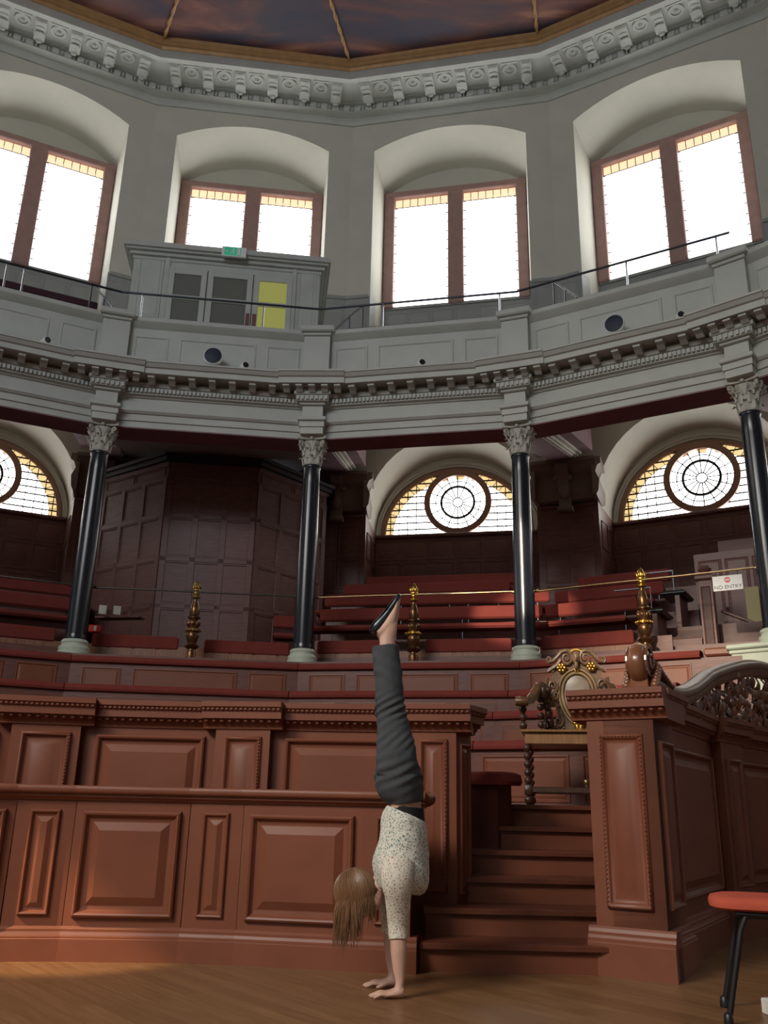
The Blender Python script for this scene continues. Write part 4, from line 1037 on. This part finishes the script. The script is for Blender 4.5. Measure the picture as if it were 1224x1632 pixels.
# local: faces -y, seat centre at the origin
s_ = MB(); s_.bbox(-.43, .43, -.30, .32, .545, .565, .006); s_.bbox(-.40, .40, -.27, .30, .455, .545, .006); s_.build('seat', OAK, parent=th)
def bobbin(mb, x, y, z0, z1, n, r=.03):
    pr = []
    for i in range(n):
        za = z0+(z1-z0)*i/n; hh = (z1-z0)/n
        for q in range(5): f = q/5; pr.append((r*(.45+.55*sin(pi*f)), za+hh*f))
    pr.append((r*.45, z1)); mb.lathe(pr, (x, y, 0), 14)
for x in (-.385, .385):
    for y in (-.25, .27):
        lg_ = MB(); bobbin(lg_, x, y, .15, .455, 5); lg_.bbox(x-.03, x+.03, y-.03, y+.03, .07, .15, .006); lg_.ball((x, y, .035), .036, 6); lg_.build('leg', OAKD, parent=th)
for y in (-.25, .27): MB().bbox(-.385, .385, y-.02, y+.02, .09, .135, .006).build('stretcher', OAKD, parent=th)
for x in (-.385, .385): MB().bbox(x-.02, x+.02, -.25, .27, .09, .135, .006).build('stretcher', OAKD, parent=th)
for x in (-.41, .41):
    s = 1 if x > 0 else -1
    post = MB(); bobbin(post, x, -.25, .565, .76, 3, .032); post.build('arm_post', OAKD, parent=th)
    am_ = MB(); pth = [(-.36, .775), (-.33, .785), (-.27, .79), (-.19, .805), (-.10, .86), (-.03, .925), (.04, .955), (.12, .945), (.18, .90), (.24, .82)]
    rg = []
    for i, (y, z) in enumerate(pth):
        wd = .034 if i > 1 else .042; xs = x-s*.21*max(0, (y+.33)/.57); rg.append([(xs-wd, y, z-.026), (xs-wd, y, z+.016), (xs-wd*.5, y, z+.028), (xs+wd*.5, y, z+.028), (xs+wd, y, z+.016), (xs+wd, y, z-.026)])
    am_.loft(rg, sm=True); am_.lathe([(.001, -.05), (.033, -.05), (.038, -.03), (.038, .03), (.033, .05), (.001, .05)], (x, -.365, .775), 14, 'x'); am_.build('arm', mat('worn_arm_oak', (.13, .06, .025), .3, var=.3), parent=th)
    ca = MB(); q = [(.02, .90), (.07, .86), (.12, .80), (.15, .73), (.17, .66), (.21, .60), (.25, .575)]
    x0_ = x; x = x-s*.16
    for i, (y, z) in enumerate(q):
        ca.ball((x-s*.07*i/6, y, z), .06-.004*i, 6, (.7, 1, 1.1)); ca.ball((x+s*.03, y-.03, z-.02), .032, 5); ca.ball((x-s*.04, y-.02, z+.01), .028, 5)
    for cy, cz, rr in ((.12, .63, .055), (.2, .60, .05)):
        ca.tube([(x, cy+rr*(1-g/26)*cos(g*.5), cz+rr*(1-g/26)*sin(g*.5)) for g in range(24)], .014, 6)
    ca.build('arm_bracket', OAKD, parent=th)
# back
bk = MB(); BY = .30
sh_pts = [(.0, .57), (.22, .57), (.26, .62), (.22, .70), (.24, .80), (.30, .88), (.31, .96), (.27, 1.02), (.26, 1.08), (.22, 1.14), (.15, 1.16), (.10, 1.20), (.0, 1.22)]
poly = sh_pts+[(-x, z) for x, z in sh_pts[-2:0:-1]]
KX = .72; bk.extr([(x*KX*1.1+.03, z) for x, z in poly], BY, BY+.05)
bk.build('back_panel', OAKG, parent=th)
def oval(hw, z0, z1, n=26, y=0):
    o_ = []
    for i in range(n):
        a = 2*pi*i/n; o_.append((.03+hw*.78*sin(a)*(1.0+.12*cos(a)), y, (z0+z1)/2+(z1-z0)/2*cos(a)))
    return o_
pd = MB(); pd.loft(sm=True, rings=[oval(.145, .70, 1.07, y=BY), oval(.14, .705, 1.065, y=BY-.02), oval(.11, .74, 1.03, y=BY-.03), oval(.05, .82, .95, y=BY-.034)]); pd.build('oval_pad', mat('worn_silvery_leather', (.42, .33, .25), .35, var=.25, vscale=10), parent=th)
rm = MB(); q = oval(.165, .685, 1.09, 40, BY-.015); rm.tube(q+[q[0]], .014, 6); q = oval(.20, .66, 1.12, 40, BY-.008); rm.tube(q+[q[0]], .012, 6); rm.build('gilt_rim', mat('pale_gilt', (.48, .33, .17), .35, .5, var=.3), parent=th)
sc2 = MB(); sc2.M = Matrix.Translation((.03, 0, 0)) @ Matrix.Diagonal((.76, 1, 1, 1))
def spiral(mb, cx, cz, r0, a0, turns, dirn=1, rad=.015, y=BY-.02, n=34):
    P_ = []
    for g in range(n):
        f = g/(n-1); a = a0+dirn*f*turns*2*pi; P_.append((cx+r0*(1-.85*f)*cos(a), y, cz+r0*(1-.85*f)*sin(a)))
    mb.tube(P_, [rad*(1-.45*g/(n-1)) for g in range(n)], 7); return P_[0]
for s in (-1, 1):
    p0 = spiral(sc2, s*.105, 1.215, .065, (pi/2), 1.7, -s*-1, .018)
    sc2.tube([(s*.105, BY-.02, 1.28), (s*.16, BY-.02, 1.27), (s*.21, BY-.02, 1.225), (s*.255, BY-.02, 1.19), (s*.30, BY-.02, 1.185)], .019, 7)
    spiral(sc2, s*.30, 1.205, .03, -pi/2, 1.2, s, .014)
    sc2.tube([(s*.17, BY-.02, 1.20), (s*.22, BY-.02, 1.15), (s*.27, BY-.02, 1.125), (s*.32, BY-.02, 1.10)], .02, 7)
    spiral(sc2, s*.27, .98, .055, 0, 1.6, s, .018); spiral(sc2, s*.245, .90, .045, 2, 1.5, -s, .016)
    sc2.tube([(s*.33, BY-.02, 1.05), (s*.345, BY-.01, .98), (s*.32, BY-.01, .92)], .02, 7)
    spiral(sc2, s*.22, .68, .05, 1, 1.5, s, .017); spiral(sc2, s*.25, .61, .04, 2, 1.5, -s, .015); spiral(sc2, s*.16, .61, .035, 0, 1.4, s, .013)
    for i in range(7): sc2.ball((s*(.215+.01*(i % 2)), BY-.01, .72+i*.045), .018, 4)
# mask on the crest
sc2.ball((0, BY-.02, 1.21), .05, 8, (.95, .8, 1.25)); sc2.ball((0, BY-.07, 1.20), .012, 4, (1, 1.2, 1.6))
for s in (-1, 1): sc2.ball((s*.02, BY-.055, 1.222), .009, 4)
sc2.ball((0, BY-.05, 1.15), .03, 6, (.8, .7, 1.3)); sc2.build('scroll_carving', OAKG, parent=th)
def flower(x, z, r, y=BY-.03):
    mb = MB(); x = x*.76+.03
    for i in range(6):
        a = i*pi/3; mb.ball((x+r*.6*cos(a), y, z+r*.6*sin(a)), r*.42, 5, (1, .6, 1))
    mb.ball((x, y-.012, z), r*.35, 5); mb.build('gilt_flower', GOLD, parent=th)
for q in ((-.165, 1.13, .045), (.165, 1.14, .045), (0, 1.115, .026), (0, .665, .052), (0, .60, .05), (0, .735, .026)): flower(*q)
MB().tube([(.03+.055*cos(g*.3), BY-.02, 1.245+.045*sin(g*.3)) for g in range(11)], .013, 6).build('gilt_crest', GOLD, parent=th)

# ================================================================== stacking chair at the right edge
ch = thing('stacking_chair', 'black framed chair with orange-red seat at the right frame edge', 'chair', (1.78, 4.42, 0), radians(-18))
mb = MB(); q = []
for i in range(28):
    a = 2*pi*i/28; e = 3.4; cx_, sy_ = cos(a), sin(a); q.append((math.copysign(abs(cx_)**(2/e), cx_)*.225, math.copysign(abs(sy_)**(2/e), sy_)*.21))
mb.loft(sm=True, rings=[[(x*.9, y*.9, .455) for x, y in q], [(x, y, .465) for x, y in q], [(x*1.01, y*1.01, .485) for x, y in q], [(x*.97, y*.97, .503) for x, y in q], [(x*.8, y*.8, .512) for x, y in q], [(x*.3, y*.3, .508) for x, y in q]])
mb.build('seat', SEATC, parent=ch)
MB().bbox(-.12, .215, -.19, .19, .425, .465, .02).build('under_pan', BLACK, parent=ch)
for sx, sy in ((-1, -1), (-1, 1), (1, -1), (1, 1)):
    x_, y_ = sx*.17+.02, sy*.17
    MB().tube([(x_*.62+.02, y_, .44), (x_*.75+.01, y_*1.02, .38), (x_*1.25, y_*1.15, .02)], .0135, 8).build('leg', BLACK, parent=ch)
    MB().lathe([(.02, 0), (.022, .01), (.018, .045), (.012, .05)], (x_*1.26, y_*1.16, 0), 10).build('rubber_foot', BLACK, parent=ch)
MB().bbox(.19, .22, -.2, .2, .62, .90, .012).build('backrest', SEATC, parent=ch)
for s in (-1, 1): MB().tube([(.12, s*.17, .44), (.2, s*.18, .5), (.225, s*.18, .85)], .0125, 8).build('back_tube', BLACK, parent=ch)
tag(MB().bbox(-.06, .10, -.05, .05, 0, .065, .004).build('paper_bag', PAPER, loc=(1.86, 4.52, 0), rz=.2), 'small white paper packet on the floor at the lower right edge', 'packet')
#PART3
# ================================================================== the person doing a handstand
PX, PY = 0.0, 4.82
def limb(mb, pts, n=14):
    """pts: (x, y, z, half width across y, half depth in the x-z plane)"""
    P_ = [Vector(p[:3]) for p in pts]; rings = []
    for i, p in enumerate(P_):
        t = (P_[min(i+1, len(P_)-1)]-P_[max(i-1, 0)]).normalized()
        lat = Vector((0, 1, 0)); lat = (lat-t*lat.dot(t)).normalized(); b = t.cross(lat)
        rings.append([p+lat*cos(2*pi*j/n)*pts[i][3]+b*sin(2*pi*j/n)*pts[i][4] for j in range(n)])
    mb.loft(rings, sm=True); return mb
def dens(pts, k=4):
    """Catmull-Rom refinement of a limb's control points"""
    out = []
    for i in range(len(pts)-1):
        p0, p1, p2, p3 = pts[max(i-1, 0)], pts[i], pts[i+1], pts[min(i+2, len(pts)-1)]
        for q in range(k):
            t = q/k
            out.append(tuple(.5*((2*b)+(-a+c)*t+(2*a-5*b+4*c-d)*t*t+(-a+3*b-3*c+d)*t**3) for a, b, c, d in zip(p0, p1, p2, p3)))
    out.append(tuple(pts[-1])); return out
body = MB()
def arm(y, dx, inner, yo):
    # shoulder (top) down to the wrist
    limb(body, dens([(.115, yo*.16, .60, .05, .055), (.105, yo*.175, .52, .048, .05), (.10+dx, (y*.5+yo*.08), .42, .043, .046), (.102+dx, y*.9, .30, .038, .042), (.105+dx, y, .255, .036, .040), (.108+dx, y, .20, .038, .040), (.112+dx, y, .12, .028, .031), (.116+dx, y, .075, .025, .023), (.112+dx, y, .045, .029, .022)]))
    # palm on the floor
    limb(body, dens([(.135+dx, y, .030, .026, .022), (.115+dx, y, .030, .034, .026), (.075+dx, y, .022, .041, .017), (.045+dx, y, .018, .041, .013), (.032+dx, y, .015, .036, .010)]))
    ln = (.062, .072, .067, .052)
    for i in range(4):
        yy = y+inner*(.030-.021*i); sp = inner*(.20-.14*i)
        L_ = ln[i]; x0 = .045+dx
        limb(body, dens([(x0+.01, yy, .018, .0095, .010), (x0-L_*.35, yy+sp*L_*.35, .022, .0088, .0088), (x0-L_*.72, yy+sp*L_*.72, .014, .008, .0078), (x0-L_*1.0, yy+sp*L_, .009, .0072, .0065), (x0-L_*1.12, yy+sp*L_*1.1, .008, .004, .004)], 3), 10)
    limb(body, dens([(.10+dx, y+inner*.022, .024, .012, .013), (.075+dx, y+inner*.050, .020, .011, .011), (.050+dx, y+inner*.068, .013, .0095, .009), (.033+dx, y+inner*.074, .010, .006, .006)], 3), 10)
arm(-.115, .010, 1, -1)      # near hand
arm(.155, -.022, -1, 1)      # far hand
# torso, pelvis
limb(body, dens([(.075, 0, .485, .06, .05), (.095, 0, .53, .15, .075), (.115, 0, .60, .165, .095), (.13, 0, .68, .145, .095), (.140, 0, .76, .125, .085), (.146, 0, .84, .116, .082), (.138, 0, .91, .128, .085), (.110, 0, .99, .145, .098), (.098, 0, 1.05, .135, .092)], 4), 20)
# neck and head: crown to the left, face down to the floor
limb(body, dens([(.085, 0, .56, .06, .055), (.045, 0, .515, .052, .05), (.005, 0, .478, .05, .052)]), 14)
hx, hz = -.085, .445
hd = Matrix.Translation((hx, 0, hz)) @ Matrix.Rotation(radians(-12), 4, 'Y')
def hp(cx, cy, cz, r, sc):
    q = MB(); q.ball((0, 0, 0), r, 8, sc); q2 = [hd @ (v+Vector((cx, cy, cz))) for v in q.v]; body.add(q2, q.f)
hp(0, 0, .012, .1, (1.0, .78, .92)); hp(.045, 0, -.035, .075, (1, .78, .85)); hp(.075, 0, -.055, .03, (1, .9, .8))      # skull, jaw, chin
hp(.022, 0, -.092, .016, (1.5, .8, 1.3)); hp(.008, 0, -.085, .012, (1.8, .7, 1))                                       # nose
hp(.055, 0, -.088, .014, (.6, 1.8, .6)); hp(.062, 0, -.085, .013, (.6, 1.6, .6))                                         # lips
for s in (-1, 1):
    hp(-.005, s*.032, -.075, .014, (1, 1.3, .8)); hp(.03, s*.072, -.005, .020, (.6, .35, 1.1))                        # eye, ear
# legs, feet
for s in (-1, 1):
    limb(body, dens([(.098, s*.07, 1.02, .07, .085), (.09, s*.075, 1.15, .07, .082), (.076, s*.072, 1.27, .062, .068), (.068, s*.062, 1.34, .052, .058), (.055, s*.056, 1.45, .054, .058), (.040, s*.050, 1.58, .042, .046), (.034, s*.046, 1.68, .036, .043), (.034, s*.044, 1.735, .033, .043), (.040, s*.044, 1.785, .032, .046), (.052, s*.044, 1.835, .028, .038), (.064, s*.044, 1.875, .02, .02)]))
    # foot pointing up: heel at the left, toes at the top
    limb(body, dens([(-.022, s*.044, 1.765, .024, .026), (.012, s*.044, 1.785, .032, .036), (.045, s*.044, 1.83, .034, .038), (.070, s*.045, 1.885, .038, .026), (.084, s*.046, 1.935, .038, .015), (.094, s*.045, 1.968, .026, .010)]))
def vox(o, size, smooth=2, disp=None):
    r = o.modifiers.new('remesh', 'REMESH'); r.mode = 'VOXEL'; r.voxel_size = size; r.use_smooth_shade = True
    s_ = o.modifiers.new('smooth', 'SMOOTH'); s_.iterations = smooth; s_.factor = .5
    if disp:
        t = bpy.data.textures.new(o.name+'_folds', 'CLOUDS'); t.noise_scale = disp[0]; t.noise_depth = 2
        d = o.modifiers.new('folds', 'DISPLACE'); d.texture = t; d.strength = disp[1]; d.mid_level = .5; d.texture_coords = 'LOCAL'
per = body.build('person', SKIN, loc=(PX, PY, 0)); vox(per, .0055, 2)
tag(per, 'person in a handstand in lace top and grey cropped trousers, before the barrier', 'person')
# trousers
tr = MB()
limb(tr, dens([(.142, 0, .885, .134, .090), (.136, 0, .92, .152, .106), (.112, 0, .985, .176, .128), (.10, 0, 1.05, .168, .118), (.094, 0, 1.09, .15, .10)], 10), 32)
for s in (-1, 1):
    limb(tr, dens([(.10, s*.078, 1.03, .094, .112), (.090, s*.083, 1.15, .086, .102), (.074, s*.078, 1.26, .074, .085), (.062, s*.068, 1.33, .072, .080), (.052, s*.063, 1.42, .076, .078), (.046, s*.060, 1.52, .074, .073), (.030, s*.056, 1.62, .070, .073), (.024, s*.054, 1.694, .066, .074)], 14), 28)
# creases behind the knees, at the hips and above the cuffs
def crease(p):
    x, y, z = p; o = 0
    for z0, w_, am_, fr_, sl_ in ((1.355, .055, .0075, 150, .55), (1.19, .05, .004, 120, .9), (1.03, .07, .006, 110, .45), (1.56, .09, .003, 90, -.5)):
        o += am_*math.exp(-((z-z0)/w_)**2)*sin(fr_*(z-sl_*(x-.05))+3*sin(y*14))
    c_ = Vector((.095-.0*z, 0, z)) if z < 1.1 else Vector((.085-.09*(z-1.1), math.copysign(.072, y), z))
    d_ = Vector((x, y, z))-c_; d_.z = 0
    return Vector(p)+d_.normalized()*o
tr.v = [crease(v) for v in tr.v]
o = tr.build('trousers', TROUS, parent=per); vox(o, .005, 1, (.12, .014))
# black top showing at the waist, white lace shirt slipping down
tp = MB(); limb(tp, dens([(.128, 0, .56, .168, .112), (.14, 0, .70, .152, .107), (.148, 0, .80, .128, .098), (.154, 0, .868, .125, .086)]), 24); tp.build('black_top', BLACKCL, parent=per)
sh_ = MB()
rings = []
# (centre x, z at back, z at front, half width y, half depth x)
for cx_, zb, zf, hy, hx_, dz in ((.075, .475, .47, .085, .06, 0), (.098, .515, .44, .15, .098, 0), (.118, .565, .455, .185, .135, 0), (.127, .60, .52, .19, .150, 0), (.130, .65, .58, .18, .140, 0), (.136, .70, .64, .168, .128, 0), (.142, .76, .70, .158, .122, 0), (.143, .81, .755, .150, .116, 0), (.146, .865, .79, .143, .108, 0), (.149, .875, .80, .128, .094, 0)):
    n = 36; r = []
    for j in range(n):
        a = 2*pi*j/n; ca_, sa_ = cos(a), sin(a); f = (1+ca_)/2      # ca = +1 on the chest side
        ruf = .004*sin(a*7+zb*30)
        r.append((cx_+ca_*(hx_+ruf), sa_*(hy+ruf), zb*(1-f)+zf*f))
    rings.append(r)
sh_.loft(rings, caps=False, sm=True)
o = sh_.build('lace_shirt', LACE, parent=per)
t = o.modifiers.new('thick', 'SOLIDIFY'); t.thickness = .004
ss = o.modifiers.new('sub', 'SUBSURF'); ss.levels = 1; ss.render_levels = 1
tx = bpy.data.textures.new('shirt_folds', 'CLOUDS'); tx.noise_scale = .07; d = o.modifiers.new('folds', 'DISPLACE'); d.texture = tx; d.strength = .022; d.texture_coords = 'LOCAL'
for nm, y, dx, yo in (('sleeve', -.115, .010, -1), ('sleeve', .155, -.022, 1)):
    sl = MB(); limb(sl, dens([(.112, yo*.135, .60, .075, .085), (.104, yo*.168, .53, .070, .078), (.10+dx, (y*.5+yo*.08), .43, .060, .062), (.102+dx, y*.92, .33, .052, .052), (.104+dx, y*.98, .258, .047, .046)]), 20)
    o = sl.build(nm, LACES, parent=per); d = o.modifiers.new('folds', 'DISPLACE'); d.texture = tx; d.strength = .014; d.texture_coords = 'LOCAL'
# shoes
for s in (-1, 1):
    so_ = MB()
    limb(so_, dens([(-.048, s*.044, 1.775, .020, .012), (-.036, s*.044, 1.79, .034, .028), (-.010, s*.044, 1.822, .037, .030), (.026, s*.044, 1.868, .038, .022), (.058, s*.045, 1.915, .044, .020), (.080, s*.046, 1.952, .043, .018), (.094, s*.045, 1.978, .030, .014), (.099, s*.045, 1.985, .012, .008)]), 16)
    # thin sole along the heel-to-toe line
    limb(so_, dens([(-.064, s*.044, 1.79, .024, .005), (-.045, s*.044, 1.815, .034, .005), (.0, s*.044, 1.868, .034, .005), (.045, s*.045, 1.925, .042, .005), (.078, s*.045, 1.968, .038, .005), (.092, s*.045, 1.986, .020, .004)]), 12)
    so_.build('shoe', SHOEM, parent=per)
# hair: a cap over the skull and locks hanging to the floor side
ha = MB(); random.seed(11)
q = MB(); q.ball((0, 0, 0), .108, 12, (1.02, .84, .98)); ha.add([hd @ (v+Vector((-.012, 0, .022))) for v in q.v if True], q.f)
ha.M = None
for i in range(1700):
    a = random.uniform(-pi, pi); b = random.uniform(.15, 1.0)
    # root on the skull: left / top / sides
    ux = -cos(a)*.5*b-.35+random.uniform(-.3, .75); uy = random.choice((-1, 1))*random.uniform(.25, 1); uz = random.uniform(-.1, .95)
    v = Vector((ux, uy*.84, uz)).normalized()
    root = hd @ Vector((v.x*.109-.012, v.y*.088, v.z*.104+.022))
    length = random.triangular(.02, .21, .14) if root.x < -.10 else random.triangular(.0, .14, .07)
    length *= 1+.25*sin(root.x*60+root.y*40)
    low = Vector((v.x*1.05, v.y*1.05, -.30)).normalized(); pts = []
    if low.length < .1: continue
    hx_ = hd @ Vector((low.x*.112-.012, low.y*.091, low.z*.106+.022))
    sx = random.uniform(-.010, .010); sy = random.uniform(-.014, .014)
    for g in range(6):
        f = g/5; u_ = v.lerp(low, f).normalized(); k_ = 1.0+.03*sin(i)
        pts.append(tuple(hd @ Vector((u_.x*.1115*k_-.012, u_.y*.091*k_, u_.z*.106*k_+.022))))
    for g in range(1, 6):
        f = g/5; pts.append((hx_.x+sx*f*f-.010*sin(f*2)*(1 if hx_.x < -.12 else -.2), hx_.y+sy*f, hx_.z-length*f))
    w0 = random.uniform(.0012, .0026); ha.tube(pts, [w0*.6, w0, w0, w0, w0, w0, w0*1.05, w0, w0*.8, w0*.5, .0005], 4)
ha.build('hair', HAIRM, parent=per)
